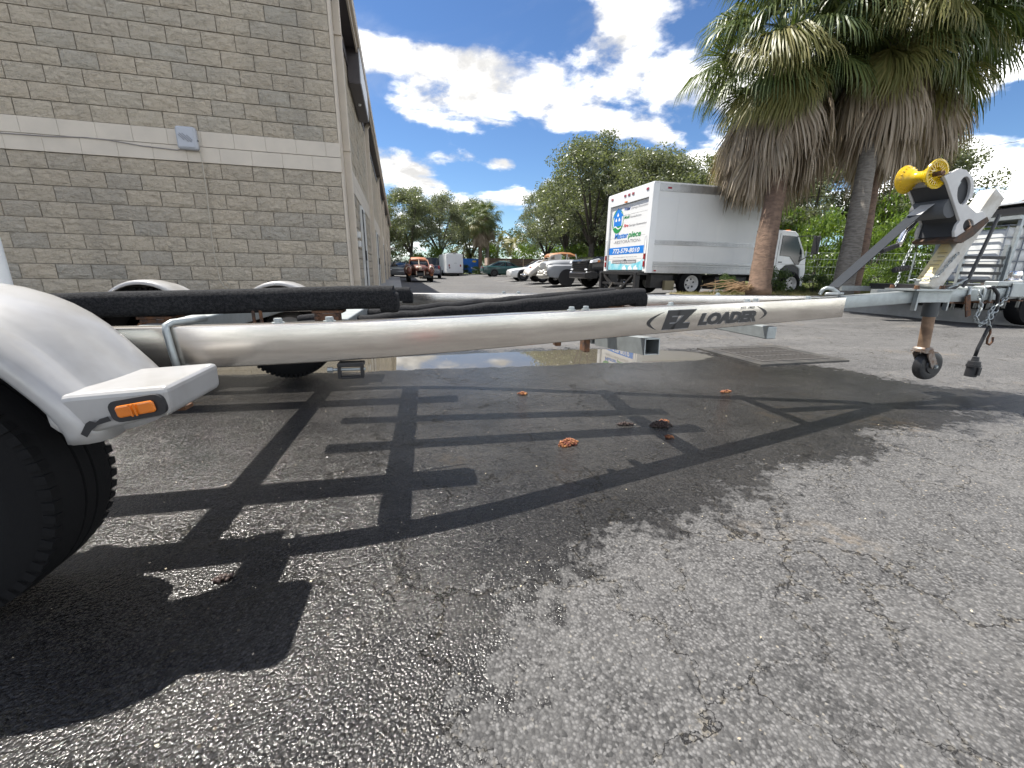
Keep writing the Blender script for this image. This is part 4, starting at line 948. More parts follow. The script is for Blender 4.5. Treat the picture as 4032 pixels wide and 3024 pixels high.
def box_truck():
    T = thing('box_truck', 'white box truck with restoration company lettering on its rear door, parked behind the palms', 'box truck', (6.52, 10.35, .165))
    Wd, Lx, zb, ztp = 2.44, 4.15, .66, 2.92
    SIDE = M('dull_white_panel', (.74, .745, .735), .42, var=.5, vscale=.8, col2=(.67, .68, .68))
    ALR = M('dull_aluminium_rail', (.50, .50, .50), .42, .8, var=.6, vscale=6, col2=(.38, .38, .38))
    b = MB(); b.box((.10, .02, zb+.05), (Lx-.02, Wd-.02, ztp-.03)); b.build('cargo_core', SIDE, T)
    for s, y0, y1 in ((0, -.004, .019), (1, Wd-.019, Wd+.004)):
        x = .17
        for k, wdt in enumerate((.62, .66, .66, .66, .66, .66)):
            x1 = min(x+wdt, Lx-.06)
            for z0, z1 in ((.96, 1.40), (1.52, 2.73)):
                b = MB(); b.box((x+.001, y0, z0), (x1-.001, y1, z1)); b.build('side_panel', SIDE, T)
            x = x1
        f = -1 if s == 0 else 1; yo = 0 if s == 0 else Wd
        for z0, z1, d in ((2.73, 2.92, .020), (1.485, 1.52, .022), (1.40, 1.425, .022), (1.428, 1.482, .012), (.90, .96, .020), (.84, .865, .028), (.66, .835, .016)):
            b = MB(); b.box((.17, yo-.03 if s == 0 else yo, z0), (Lx-.04, yo if s == 0 else yo+.03, z1)) if False else b.box((.17, min(yo+f*d, yo), z0), (Lx-.04, max(yo+f*d, yo), z1)); b.build('side_rail', ALR, T)
        if s == 0:
            b = MB()
            for k in range(34):
                for z, d in ((2.76, .02), (2.89, .02), (.68, .016), (.81, .016), (1.455, .012)):
                    b.lathe([(0, -.006), (.010, -.004), (.012, 0)], (.24+k*.112, -d, z), 'y', 6)
            struct(b.build('rivets', M('rivet', (.34, .34, .35), .5, .5), T), 'stuff')
        b = MB(); b.box((.40, -.0235, 2.79), (.52, -.0215, 2.84)) if s == 0 else b.box((.4, Wd+.021, 2.79), (.52, Wd+.024, 2.84)); b.build('marker_light', REDL, T)
    b = MB(); b.box((.22, -.019, .70), (.30, -.0165, .74)); b.build('marker_light', REDL, T)
    b = MB(); b.box((.20, -.0055, 2.50), (.62, -.0045, 2.58)); b.build('repair_tape', M('tape', (.72, .73, .73), .5), T)
    b = MB(); b.box((.0, -.02, ztp), (Lx, Wd+.02, ztp+.035)); b.build('roof', WHITE, T)
    b = MB(); b.box((Lx-.04, -.015, zb), (Lx+.03, Wd+.015, ztp)); b.build('front_panel', WHITE, T, bevel=.02)
    # rear frame
    for y0, y1 in ((-.02, .165), (Wd-.165, Wd+.02)):
        b = MB(); b.box((-.02, y0, zb), (.17, y1, ztp-.002)); b.build('corner_post', WHITE, T, bevel=.008)
    b = MB(); b.box((-.018, .166, 2.60), (.12, Wd-.166, ztp-.002)); b.build('header', WHITE, T, bevel=.006)
    for y in (.25, .98, 1.20, 1.42, Wd-.25):
        b = MB(); b.box((-.035, y-.055, 2.78), (-.0185, y+.055, 2.84)); b.build('marker_light', REDL, T, bevel=.006)
    b = MB(); b.box((-.05, 1.27, 2.615), (-.0185, 1.39, 2.65)); b.build('door_lamp', AMBER, T)
    # roll-up door in panels with its print
    y0, y1, z0, z1 = .175, Wd-.175, .735, 2.595; dw = y1-y0; dh = z1-z0
    dr = MB(); dr.box((.045, y0, z0), (.075, y1, z1)); D = dr.build('rear_door', WHITE, T)
    nP = 6
    for k in range(nP):
        b = MB(); b.box((.030, y0+.001, z0+dh*k/nP+.004), (.0445, y1-.001, z0+dh*(k+1)/nP-.004)); b.build('door_panel', M('door_white', (.74, .74, .73), .38, coat=.2), D, bevel=.003, seg=1)
    org = (.030, y1, z1); rt = (0, -1, 0); nm = (-1, 0, 0)
    def tx(body, fx, fz, h, fw, mat, bold=0, shear=0): return text_on(D, body, fx*dw, -fz*dh, h, org, rt, nm, mat, fw*dw if fw else None, bold, shear)
    def fl(poly, mat, lift=.003, name='print'): return flat_on(D, [(a*dw, -c*dh) for a, c in poly], org, rt, nm, mat, lift, name)
    k = dh/dw
    # round emblem with a house
    cx, cz, ra = .20, .235, .165
    def circ(c, d, r, a0=0, a1=360, n=28): return [(c+r*math.cos(R(a0+(a1-a0)*i/n)), d-r/k*math.sin(R(a0+(a1-a0)*i/n))) for i in range(n+1)]
    fl(circ(cx, cz, ra), GRN, .0030); fl(circ(cx+.006, cz, ra-.018), M('door_white', (.74, .74, .73)), .0034)
    fl([(.05, .165), (.20, .03), (.262, .085), (.262, .045), (.285, .045), (.285, .105), (.36, .165), (.315, .168), (.315, .33), (.09, .33), (.09, .168)], BLUE, .0038)
    fl(circ(cx, cz+.02, ra-.02, 200, 340), GRN, .0042); fl([(.085, .322), (.13, .300), (.175, .315), (.225, .345), (.27, .335), (.31, .318), (.315, .335), (.27, .352), (.22, .362), (.17, .335), (.13, .318), (.09, .338)], WPR, .0046)
    for a, c in ((.20, .135), (.155, .21), (.245, .21)):
        fl([(a, c-.032), (a+.022, c), (a+.026, c+.016), (a+.012, c+.028), (a-.012, c+.028), (a-.026, c+.016), (a-.022, c)], WPR, .0044)
    tx('Water', .37, .095, .085, .17, DKBL, .02, .25); tx('Damage Restoration', .555, .095, .06, .42, GRYP, 0, .25)
    tx('Mold', .38, .22, .085, .15, GRN, .02, .25); tx('Remediation', .545, .22, .06, .28, GRYP, 0, .25)
    tx('Fire', .39, .345, .085, .12, REDP, .02, .25); tx('Damage Restoration', .525, .345, .06, .45, GRYP, 0, .25)
    tx('Master', .14, .505, .155, .39, BLUE, .025, .2); tx('piece', .528, .505, .155, .33, GRN, .025, .2)
    tx('-RESTORATION-', .13, .585, .085, .74, GRYP, .005)
    fl([(.0, .645), (1, .645), (1, .755), (0, .755)], BLUE); tx('772-579-8010', .12, .735, .125, .74, WPR, .02, .2).location.x -= .002
    tx('www.masterpiecerestoration.com', .13, .805, .03, .68, GRYP)
    fl([(.0, .87), (.06, .845), (.10, .90), (.18, .885), (.28, .915), (.40, .90), (.60, .925), (.72, .90), (.82, .89), (.90, .87), (.95, .835), (1, .85), (1, .998), (0, .998)], CYAN)
    fl([(.13, .845), (.80, .845), (.80, .90), (.13, .90)], M('plate_grey', (.22, .22, .23), .4), .0036); tx('Insurance Claims Specialist', .155, .888, .05, .62, WPR, .012).location.x -= .003
    for a in (.44, .60, .74): fl([(a, .995), (a, .955), (a+.03, .945), (a+.05, .93), (a+.07, .93), (a+.08, .96), (a+.11, .965), (a+.11, .995)], WPR, .0042)
    b = MB(); b.box((.012, 1.18, 1.02), (.03, 1.26, 1.05)); b.build('latch', GALV, D)
    for y in (.10, Wd-.10):
        g = MB(); g.tube([(-.02, y, 1.15), (-.06, y, 1.17), (-.06, y, 1.62), (-.02, y, 1.64)], .012, 8); g.build('grab_handle', WHITE, T)
        for z in (.82, 1.02): b = MB(); b.box((-.045, y-.045, z), (-.0205, y+.045, z+.15)); b.build('tail_lamp', REDL, T, bevel=.01)
    # lift gate and chassis
    b = MB(); b.box((-.20, .05, .60), (.10, Wd-.05, .70)); b.build('lift_gate', BLACKM, T, bevel=.01)
    for y in (.16, Wd-.22):
        b = MB(); b.box((-.24, y-.05, .10), (-.10, y+.07, .66)); b.build('gate_post', BLACKM, T, bevel=.01)
    for a, c in (((-.17, .35, .58), (-.17, 1.0, .16)), ((-.17, Wd-.4, .58), (-.17, Wd-1.05, .16)), ((-.15, .28, .34), (-.15, Wd-.3, .34)), ((-.15, .9, .2), (-.15, 1.5, .2))):
        b = MB(); b.bar(a, c, .06, .10, up=(1, 0, 0)); b.build('gate_arm', BLACKM, T)
    b = MB(); b.bar((-.21, 1.62, .18), (-.21, 1.40, .36), .05, .05, up=(1, 0, 0)); b.build('gate_ram', ALU, T)
    for y in (.72, 1.62): b = MB(); b.box((.1, y, .46), (5.3, y+.10, .64)); b.build('chassis_rail', BLACKM, T)
    b = MB(); b.box((.25, .12, .26), (.95, .35, .62)); b.build('mud_flap', BLACKM, T); b = MB(); b.box((2.4, .15, .22), (3.5, .7, .6)); b.build('fuel_tank', BLACKM, T, bevel=.04)
    b = MB(); b.box((.62, -.02, .20), (.92, .10, .46)); b.build('battery_box', M('tan_box', (.20, .17, .10), .7), T, bevel=.01)
    WR = M('white_wheel', (.66, .65, .62), .5, var=.5, vscale=9, col2=(.45, .42, .38))
    for u in (1.52, 5.06):
        for v, o_ in ((.14, -1), (Wd-.14, 1)): steel_wheel(T, u, v, .385, .24, o_, WR, holes=6, rim_r=.58)
    # cab
    prof = [(4.28, .50), (4.62, .50), (4.68, .80), (4.86, .94), (5.20, .96), (5.42, .84), (5.50, .40), (5.64, .40), (5.66, .78), (5.60, 1.08), (5.44, 1.42), (5.14, 1.86), (5.02, 1.93), (4.40, 1.95), (4.28, 1.90)]
    bm = MB(); bm.prism(prof, .14, Wd-.26, 'xz'); cab = bm.build('cab', WHITE, T, bevel=.035, seg=3)
    win = [(4.56, 1.22), (4.94, 1.20), (5.18, .98), (5.34, .97), (5.42, 1.16), (5.36, 1.38), (5.10, 1.78), (4.56, 1.80)]
    for v0, v1 in ((.128, .139), (Wd-.259, Wd-.248)):
        b = MB(); b.prism(win, v0, v1, 'xz'); b.build('side_window', GLASS, cab, bevel=.004)
    b = MB(); b.add([(5.165, .25, 1.83), (5.165, Wd-.37, 1.83), (5.475, Wd-.37, 1.38), (5.475, .25, 1.38)], [(0, 1, 2, 3)]); w_ = b.build('windscreen', GLASS, cab); w_.location = (.012, 0, .008)
    b = MB(); b.box((4.47, .1335, .62), (4.478, .139, 1.86)); b.box((4.478, .1335, .98), (5.6, .139, .986)); b.build('door_seam', M('seam_grey', (.18, .18, .18), .6), cab)
    b = MB(); b.prism([(4.66, .50), (4.70, .79), (4.87, .925), (5.19, .945), (5.40, .83), (5.48, .50)], .16, .50, 'xz'); b.build('wheel_arch', BLACK, cab)
    b = MB(); b.tube([(5.30, .14, 1.05), (5.45, .02, 1.20), (5.62, -.06, 1.30)], .013, 6); b.tube([(5.10, .13, 1.78), (5.40, .02, 1.80), (5.62, -.06, 1.80)], .013, 6); b.build('mirror_arm', BLACK, cab)
    b = MB(); b.box((5.60, -.16, 1.28), (5.67, .04, 1.80)); b.build('mirror', BLACK, cab, bevel=.02)
    b = MB(); b.box((4.55, .125, 1.02), (4.68, .138, 1.05)); b.build('door_handle', BLACK, cab)
    for y in (.3, 1.0, 1.7): b = MB(); b.box((4.9, y, 1.951), (5.0, y+.1, 1.98)); b.build('roof_lamp', AMBER, cab)
    b = MB(); b.box((5.50, .2, .30), (5.70, Wd-.3, .48)); b.build('bumper', WHITE, T, bevel=.02)
box_truck()

# ------------------------------------------------------------------ parked cars
def ring(x, zb, zt, hw, sh=.86):
    z1 = zt-.10*(zt-zb)-.03
    return [(x, -hw*.88, zb), (x, hw*.88, zb), (x, hw*.97, zb+.10), (x, hw, zb+.45*(zt-zb)), (x, hw*.97, z1), (x, hw*sh, zt), (x, 0, zt+.015), (x, -hw*sh, zt), (x, -hw*.97, z1), (x, -hw, zb+.45*(zt-zb)), (x, -hw*.97, zb+.10)]
def cabin(x, z0, z1, hb, ht): return [(x, -hb, z0), (x, hb, z0), (x, ht+.02, z1-.06), (x, ht-.08, z1), (x, -ht+.08, z1), (x, -ht-.02, z1-.06)]
def car(label, loc, rz, paint, st, cab, wheels, rw, name='parked_car', cat='car', glass=True, rimmat=None, roofmat=None, pillars=(), lamps=(), group='cars parked round the lot', wmat=None, tw=.20):
    """st: body stations (x, bottom, top, half width) nose at -x; cab: cabin stations (x, base, top, half width base, half width top)"""
    t = thing(name, label, cat, (*loc, near_z(*loc)), rz, group)
    b = MB(); b.loft([ring(*s) for s in st]); body = b.build('body', paint, t, auto=32, bevel=.012, seg=1)
    if cab:
        b = MB(); b.loft([cabin(*s) for s in cab]); b.build('windows', GLASS if glass else BLACK, t, auto=32)
        top = [[(x, -ht-.012, z1-.055), (x, ht+.012, z1-.055), (x, ht-.07, z1+.006), (x, -ht+.07, z1+.006)] for x, z0, z1, hb, ht in cab if z1-z0 > .15]
        if len(top) > 1: b = MB(); b.loft(top); b.build('roof', roofmat or paint, t, auto=40)
        for i, j, wd in pillars:        # pillars between cabin stations
            for s in (-1, 1):
                A, Bq = cab[i], cab[j]
                b = MB(); b.bar((A[0], s*(A[3]+.008), A[1]), (Bq[0], s*(Bq[4]+.016), Bq[2]-.05), .03, wd, up=(1, 0, 0)); b.build('pillar', paint, t)
    for x in wheels:
        for s in (-1, 1):
            hw = np.interp(x, [q[0] for q in st], [q[3] for q in st])
            steel_wheel(t, x, s*(hw-tw*.5+.012), rw, tw, s, rimmat or CHROME, n=22, rim_r=.62)
            b = MB(); b.lathe([(0, s*.003), (rw*1.16, s*.003), (rw*1.16, -s*.10)], (x, s*hw, rw*1.02), 'y', 22); b.build('wheel_arch', BLACK, t)
    for kind, x, y, z, sx, sy, sz, mat in lamps:
        b = MB(); b.ell((x, y, z), (sx, sy, sz), 10, 6); b.build(kind, mat, t, smooth=True)
    return t
HEADL = M('headlamp_lens', (.75, .76, .78), .08, coat=.8)
def paint(name, c, rough=.3, coat=.6, **k): return M(name, c, rough, 0.0, coat=coat, **k)
SED = [(-2.42, .32, .62, .70), (-2.35, .22, .74, .84), (-1.9, .20, .84, .90), (-.9, .20, .94, .92), (.3, .20, .96, .92), (1.5, .20, .98, .91), (2.0, .22, .98, .88), (2.38, .28, .92, .82), (2.45, .40, .78, .72)]
SCAB = [(-1.0, .92, .95, .80, .74), (-.25, .94, 1.36, .80, .60), (.25, .95, 1.41, .80, .60), (.85, .95, 1.38, .80, .60), (1.62, .96, .99, .78, .70)]
SP = ((0, 1, .06), (3, 2, .05), (4, 3, .07), (2, 2, .06))
GREEN = paint('dark_green_paint', (.010, .055, .050))
car('dark green sedan parked tail towards the lane in front of the brown flatbed', (10.15, 40.6), math.pi, GREEN, SED, SCAB, (-1.5, 1.35), .33, pillars=SP, rimmat=M('dull_dark_rim', (.05, .05, .05), .5),
    lamps=(('tail_light', 2.44, .62, .80, .05, .16, .08, REDL), ('tail_light', 2.44, -.62, .80, .05, .16, .08, REDL)))
DGREY = paint('charcoal_green_paint', (.045, .055, .050))
car('charcoal sedan with nose showing behind the white wrecked car', (11.0, 33.2), 0, DGREY, SED, SCAB, (-1.5, 1.35), .33, pillars=SP, lamps=(('headlight', -2.36, -.66, .66, .08, .16, .06, HEADL), ('headlight', -2.36, .66, .66, .08, .16, .06, HEADL)))
# white coupe with its door and rear stripped
WSP = paint('white_car_paint', (.70, .70, .69))
SPT = [(-2.3, .34, .62, .66), (-2.2, .22, .70, .80), (-1.9, .20, .78, .88), (-1.0, .20, .90, .90), (-.45, .20, .94, .90)]
t = car('white wrecked coupe missing its door and rear body, pink inner panel showing', (9.55, 28.3), R(-4), WSP, SPT, None, (-1.42,), .34, name='wrecked_car', group='cars parked round the lot', rimmat=M('dark_alloy', (.06, .06, .065), .35, .6),
        lamps=(('headlight', -2.12, -.66, .62, .10, .15, .07, HEADL), ('headlight', -2.12, .66, .62, .10, .15, .07, HEADL), ('lamp_surround', -2.24, 0, .50, .05, .7, .05, REDL)))
b = MB(); b.loft([ring(x, .25, .62, .84) for x in (-.45, 2.1)]); b.build('floor_pan', BLACKM, t)
for s in (-1, 1):
    b = MB(); b.tube([(-.95, s*.78, .92), (-.30, s*.62, 1.30), (.25, s*.60, 1.36), (.6, s*.62, 1.33), (1.5, s*.72, 1.02), (2.1, s*.76, .92)], .045, 8); b.build('roof_pillar', BLACKM if s > 0 else WSP, t, smooth=True)
b = MB(); b.add([(-.93, -.70, .93), (-.93, .70, .93), (-.30, .58, 1.28), (-.30, -.58, 1.28)], [(0, 1, 2, 3)]); b.build('windscreen', GLASS, t)
b = MB(); b.box((-.38, -.86, .42), (.12, -.80, .88)); b.box((.05, -.5, .62), (.3, .5, .9)); b.build('inner_panel', M('faded_pink_primer', (.52, .17, .14), .6, var=.7, vscale=7, col2=(.55, .36, .33)), t, bevel=.03)
b = MB(); b.box((.3, -.84, .30), (2.0, .84, .70)); b.box((1.2, -.7, .70), (2.1, .7, 1.0)); b.build('stripped_rear', M('dark_stripped_metal', (.035, .03, .03), .6, .3, var=1, vscale=5, col2=(.16, .06, .045)), t, bevel=.06)
b = MB(); b.prism([(.3, 1.32), (1.7, 1.12), (2.1, 1.0), (1.7, 1.02), (.35, 1.22)], -.6, .6, 'xz'); b.build('roof_cover', BLACK, t, bevel=.03)
for s in (-1, 1): steel_wheel(t, 1.35, s*.80, .33, .2, s, BLACKM, n=20)
# cream 1930s style coupe, tail to the lane, rusty roof
CRM = M('cream_primer', (.52, .50, .46), .5, coat=.2, var=.6, vscale=2.5, col2=(.40, .36, .31)); ORG = M('orange_rust_roof', (.36, .15, .05), .6, var=.8, vscale=5, col2=(.20, .09, .04))
def fend(t, pts, r, mat, name='fender', flat=1.0):
    b = MB(); b.tube(pts, r, 12, flat=flat); return b.build(name, mat, t, smooth=True)
def hotrod():
    t = thing('vintage_coupe', 'cream vintage coupe shell with orange rust roof and no window glass, tail to the lane', 'car', (9.35, 23.6, near_z(9.3, 23.6)), R(-3), 'cars parked round the lot')
    b = MB(); b.loft([[(x, -h*.8, z0), (x, h*.8, z0), (x, h, z0+.3*(z1-z0)), (x, h*.9, z0+.8*(z1-z0)), (x, h*.55, z1), (x, -h*.55, z1), (x, -h*.9, z0+.8*(z1-z0)), (x, -h, z0+.3*(z1-z0))] for x, z0, z1, h in
                ((-2.25, .42, .55, .42), (-2.1, .38, .72, .55), (-1.7, .36, .98, .62), (-1.2, .36, 1.17, .66), (-.75, .36, 1.24, .70), (.6, .36, 1.16, .72), (1.2, .40, 1.12, .60), (2.0, .45, 1.08, .45))]); b.build('body', CRM, t, auto=40)
    # greenhouse: roof on pillars
    b = MB(); b.loft([[(x, -h, z-.10), (x, h, z-.10), (x, h*.82, z), (x, -h*.82, z)] for x, z, h in ((-1.02, 1.50, .55), (-.85, 1.62, .62), (-.3, 1.70, .65), (.2, 1.68, .64), (.52, 1.58, .60))]); b.build('roof', ORG, t, auto=40)
    for s in (-1, 1):
        b = MB(); b.prism([(-1.12, 1.18), (-.98, 1.48), (-.80, 1.54), (-.80, 1.42), (-.93, 1.40), (-.96, 1.29), (-.74, 1.29), (-.74, 1.42), (-.78, 1.54), (-.34, 1.60), (-.34, 1.16)], s*.62-.02, s*.62+.02, 'xz'); b.build('quarter_panel', CRM, t)
        for x0, x1 in ((-.04, .0), (.62, .50)):
            b = MB(); b.bar((x0, s*.66, 1.16), (x1, s*.62, 1.60), .04, .06, up=(1, 0, 0)); b.build('pillar', CRM, t)
        fend(t, [(-2.2, s*.72, .34), (-2.05, s*.74, .58), (-1.75, s*.75, .82), (-1.35, s*.75, .94), (-.95, s*.74, .78), (-.7, s*.72, .48)], [.10, .15, .18, .19, .16, .10], CRM)
        steel_wheel(t, -1.45, s*.74, .36, .22, s, M('dull_dark_rim', (.05, .05, .05)), n=20); steel_wheel(t, 1.55, s*.72, .34, .18, s, M('dull_dark_rim', (.05, .05, .05)), n=20)
    b = MB(); b.ell((-1.95, 0, .80), (.05, .20, .10), 12, 6, Matrix.Rotation(R(-40), 4, 'Y')); b.build('red_primer_patch', M('red_primer', (.34, .10, .06), .6), t)
    b = MB(); b.tube([(-2.38, -.62, .42), (-2.42, 0, .42), (-2.38, .62, .42)], .04, 8); b.build('bumper', CHROME, t, smooth=True)
    b = MB(); b.box((-.6, -.5, .9), (.5, .5, 1.14)); b.build('seat', BLACK, t, bevel=.05); b = MB(); b.lathe([(.17, -.01), (.19, 0), (.17, .01)], (.3, -.3, 1.24), 'x', 14); b.build('steering_wheel', BLACK, t)
    b = MB(); b.tube([(.1, .2, 1.68), (.1, .2, 2.0)], .015, 5); b.build('aerial', BLACK, t)
hotrod()
# grey 1950s pickup front clip on its wheels
def clip():
    G = M('grey_primer', (.255, .265, .28), .42, coat=.15, var=.4, vscale=2, col2=(.21, .215, .225)); BW = M('bare_white_metal', (.66, .65, .60), .35, .3, var=.6, vscale=5, col2=(.45, .42, .36))
    t = thing('vintage_pickup', 'grey primer vintage pickup with rounded fender, chrome wheel and bare white grille opening', 'pickup truck', (8.75, 20.0, near_z(8.7, 20)), R(-3), 'cars parked round the lot')
    b = MB(); b.loft([[(x, -h, z0), (x, h, z0), (x, h, z1-.14), (x, h*.86, z1-.02), (x, h*.3, z1+.03), (x, -h*.3, z1+.03), (x, -h*.86, z1-.02), (x, -h, z1-.14)] for x, z0, z1, h in ((-1.86, .78, 1.02, .66), (-1.72, .62, 1.10, .76), (-1.1, .60, 1.17, .80), (.2, .60, 1.21, .82), (.5, .6, 1.2, .82))]); b.build('hood', G, t, auto=45)
    for s in (-1, 1):
        y = s*.80
        b = MB(); b.loft([[(x, y-s*.20, z0), (x, y+s*(w-.03), z0), (x, y+s*w, z0+.4*(z1-z0)), (x, y+s*(w-.05), z1-.08), (x, y+s*(w-.18), z1), (x, y-s*.2, z1-.02)] for x, z0, z1, w in ((-1.88, .62, .82, .04), (-1.78, .40, .93, .10), (-1.5, .36, .98, .15), (-.8, .36, 1.0, .17), (.2, .38, .98, .15), (.75, .40, .96, .10))]); b.build('fender', G, t, auto=45)
        b = MB(); b.lathe([(0, s*.12), (.40, s*.12), (.40, s*.0)], (-.92, y+s*.06, .36), 'y', 24); b.build('wheel_arch', BLACK, t)
        steel_wheel(t, -.92, s*.85, .345, .22, s, CHROME, n=24, rim_r=.62, holes=5, dish=.5)
        b = MB(); b.lathe([(.085, 0), (.11, .0), (.11, .06), (.085, .06)], (-1.90, s*.66, .80), 'x', 16); b.build('headlight_bezel', BW, t)
        steel_wheel(t, 2.2, s*.80, .345, .22, s, CHROME, n=20)
    for z, x, r in ((.48, -1.98, .06), (.62, -1.95, .05), (.38, -1.9, .05)):
        b = MB(); b.tube([(x+.12, -.8, z), (x, -.5, z-.03), (x, 0, z-.04), (x, .5, z-.03), (x+.12, .8, z)], r, 8); b.build('grille_bar', BW, t, smooth=True)
    for k, (y, z) in enumerate(((-.45, .66), (-.2, .60), (.1, .64), (.4, .58), (-.62, .52))): b = MB(); b.ell((-1.93, y, z), (.09, .13, .07), 10, 6); b.build('torn_metal', BW, t, smooth=True)
    b = MB(); b.box((-1.6, -.7, .36), (.6, .7, .6)); b.box((.6, -.45, .40), (2.6, .45, .52)); b.build('frame', BLACKM, t)
clip()
# black pickup facing the lane
def pickup():
    BP = paint('black_paint', (.008, .009, .011), .18, 1.0); t = thing('pickup_truck', 'glossy black modern pickup with tall grille parked beside the box truck', 'pickup truck', (10.1, 16.9, near_z(10.1, 16.9)), R(4), 'cars parked round the lot')
    st = [(-2.72, .50, .92, .80), (-2.66, .42, 1.12, .92), (-2.4, .40, 1.22, .98), (-1.2, .40, 1.28, 1.0), (-.9, .40, 1.30, 1.0), (1.1, .42, 1.30, 1.0), (3.0, .44, 1.30, .98)]
    b = MB(); b.loft([ring(*s) for s in st]); b.build('body', BP, t, auto=32)
    cabs = [(-1.15, 1.26, 1.30, .88, .82), (-.25, 1.28, 1.84, .88, .70), (.4, 1.28, 1.90, .88, .72), (1.1, 1.28, 1.86, .88, .72), (1.3, 1.28, 1.34, .88, .84)]
    b = MB(); b.loft([cabin(*s) for s in cabs]); b.build('windows', GLASS, t, auto=32)
    b = MB(); b.loft([[(x, -ht-.01, z1-.05), (x, ht+.01, z1-.05), (x, ht-.07, z1+.006), (x, -ht+.07, z1+.006)] for x, z0, z1, hb, ht in cabs[1:4]]); b.build('roof', BP, t)
    for s in (-1, 1):
        for x in (-1.72, 1.9):
            steel_wheel(t, x, s*.90, .41, .26, s, M('dark_alloy', (.06, .06, .065), .35, .6), n=24)
            b = MB(); b.lathe([(0, s*.005), (.48, s*.005), (.48, -s*.1)], (x, s*1.0, .43), 'y', 22); b.build('wheel_arch', BLACK, t)
        b = MB(); b.prism([(-2.73, .98), (-2.70, 1.08), (-2.40, 1.16), (-2.34, 1.10), (-2.45, 1.02)], s*.80, s*.985, 'xz'); b.build('headlight', HEADL, t, bevel=.01)
        b = MB(); b.box((-2.47, s*.93, 1.01), (-2.36, s*.995, 1.09)); b.build('indicator', AMBER, t, bevel=.01)
        b = MB(); b.ell((-2.78, s*.62, .72), (.03, .13, .04), 8, 5); b.ell((-2.78, s*.70, .60), (.03, .06, .05), 8, 5); b.build('fog_lamp', HEADL, t)
    b = MB(); b.box((-2.76, -.66, .66), (-2.70, .66, 1.06)); b.build('grille', BLACK, t, bevel=.01)
    for z in (.72, .80, .88, .96, 1.04): b = MB(); b.box((-2.785, -.64, z-.012), (-2.761, .64, z+.012)); b.build('grille_bar', M('dark_chrome', (.10, .10, .11), .2, .9), t)
    b = MB(); b.box((-2.79, -.12, .98), (-2.775, .12, 1.025)); b.box((-2.79, -.05, .965), (-2.774, .05, 1.04)); b.build('grille_emblem', CHROME, t)
    b = MB(); b.loft([[(-2.86, -.7, .40), (-2.86, .7, .40), (-2.86, .7, .58), (-2.86, -.7, .58)], [(-2.72, -.96, .36), (-2.72, .96, .36), (-2.72, .96, .64), (-2.72, -.96, .64)], [(-2.45, -1.0, .38), (-2.45, 1.0, .38), (-2.45, 1.0, .62), (-2.45, -1.0, .62)]]); b.build('bumper', M('dark_bumper', (.03, .03, .032), .3, .3), t, bevel=.02)
    b = MB(); b.box((-2.872, -.5, .55), (-2.855, .5, .57)); b.build('bumper_strip', CHROME, t)
pickup()
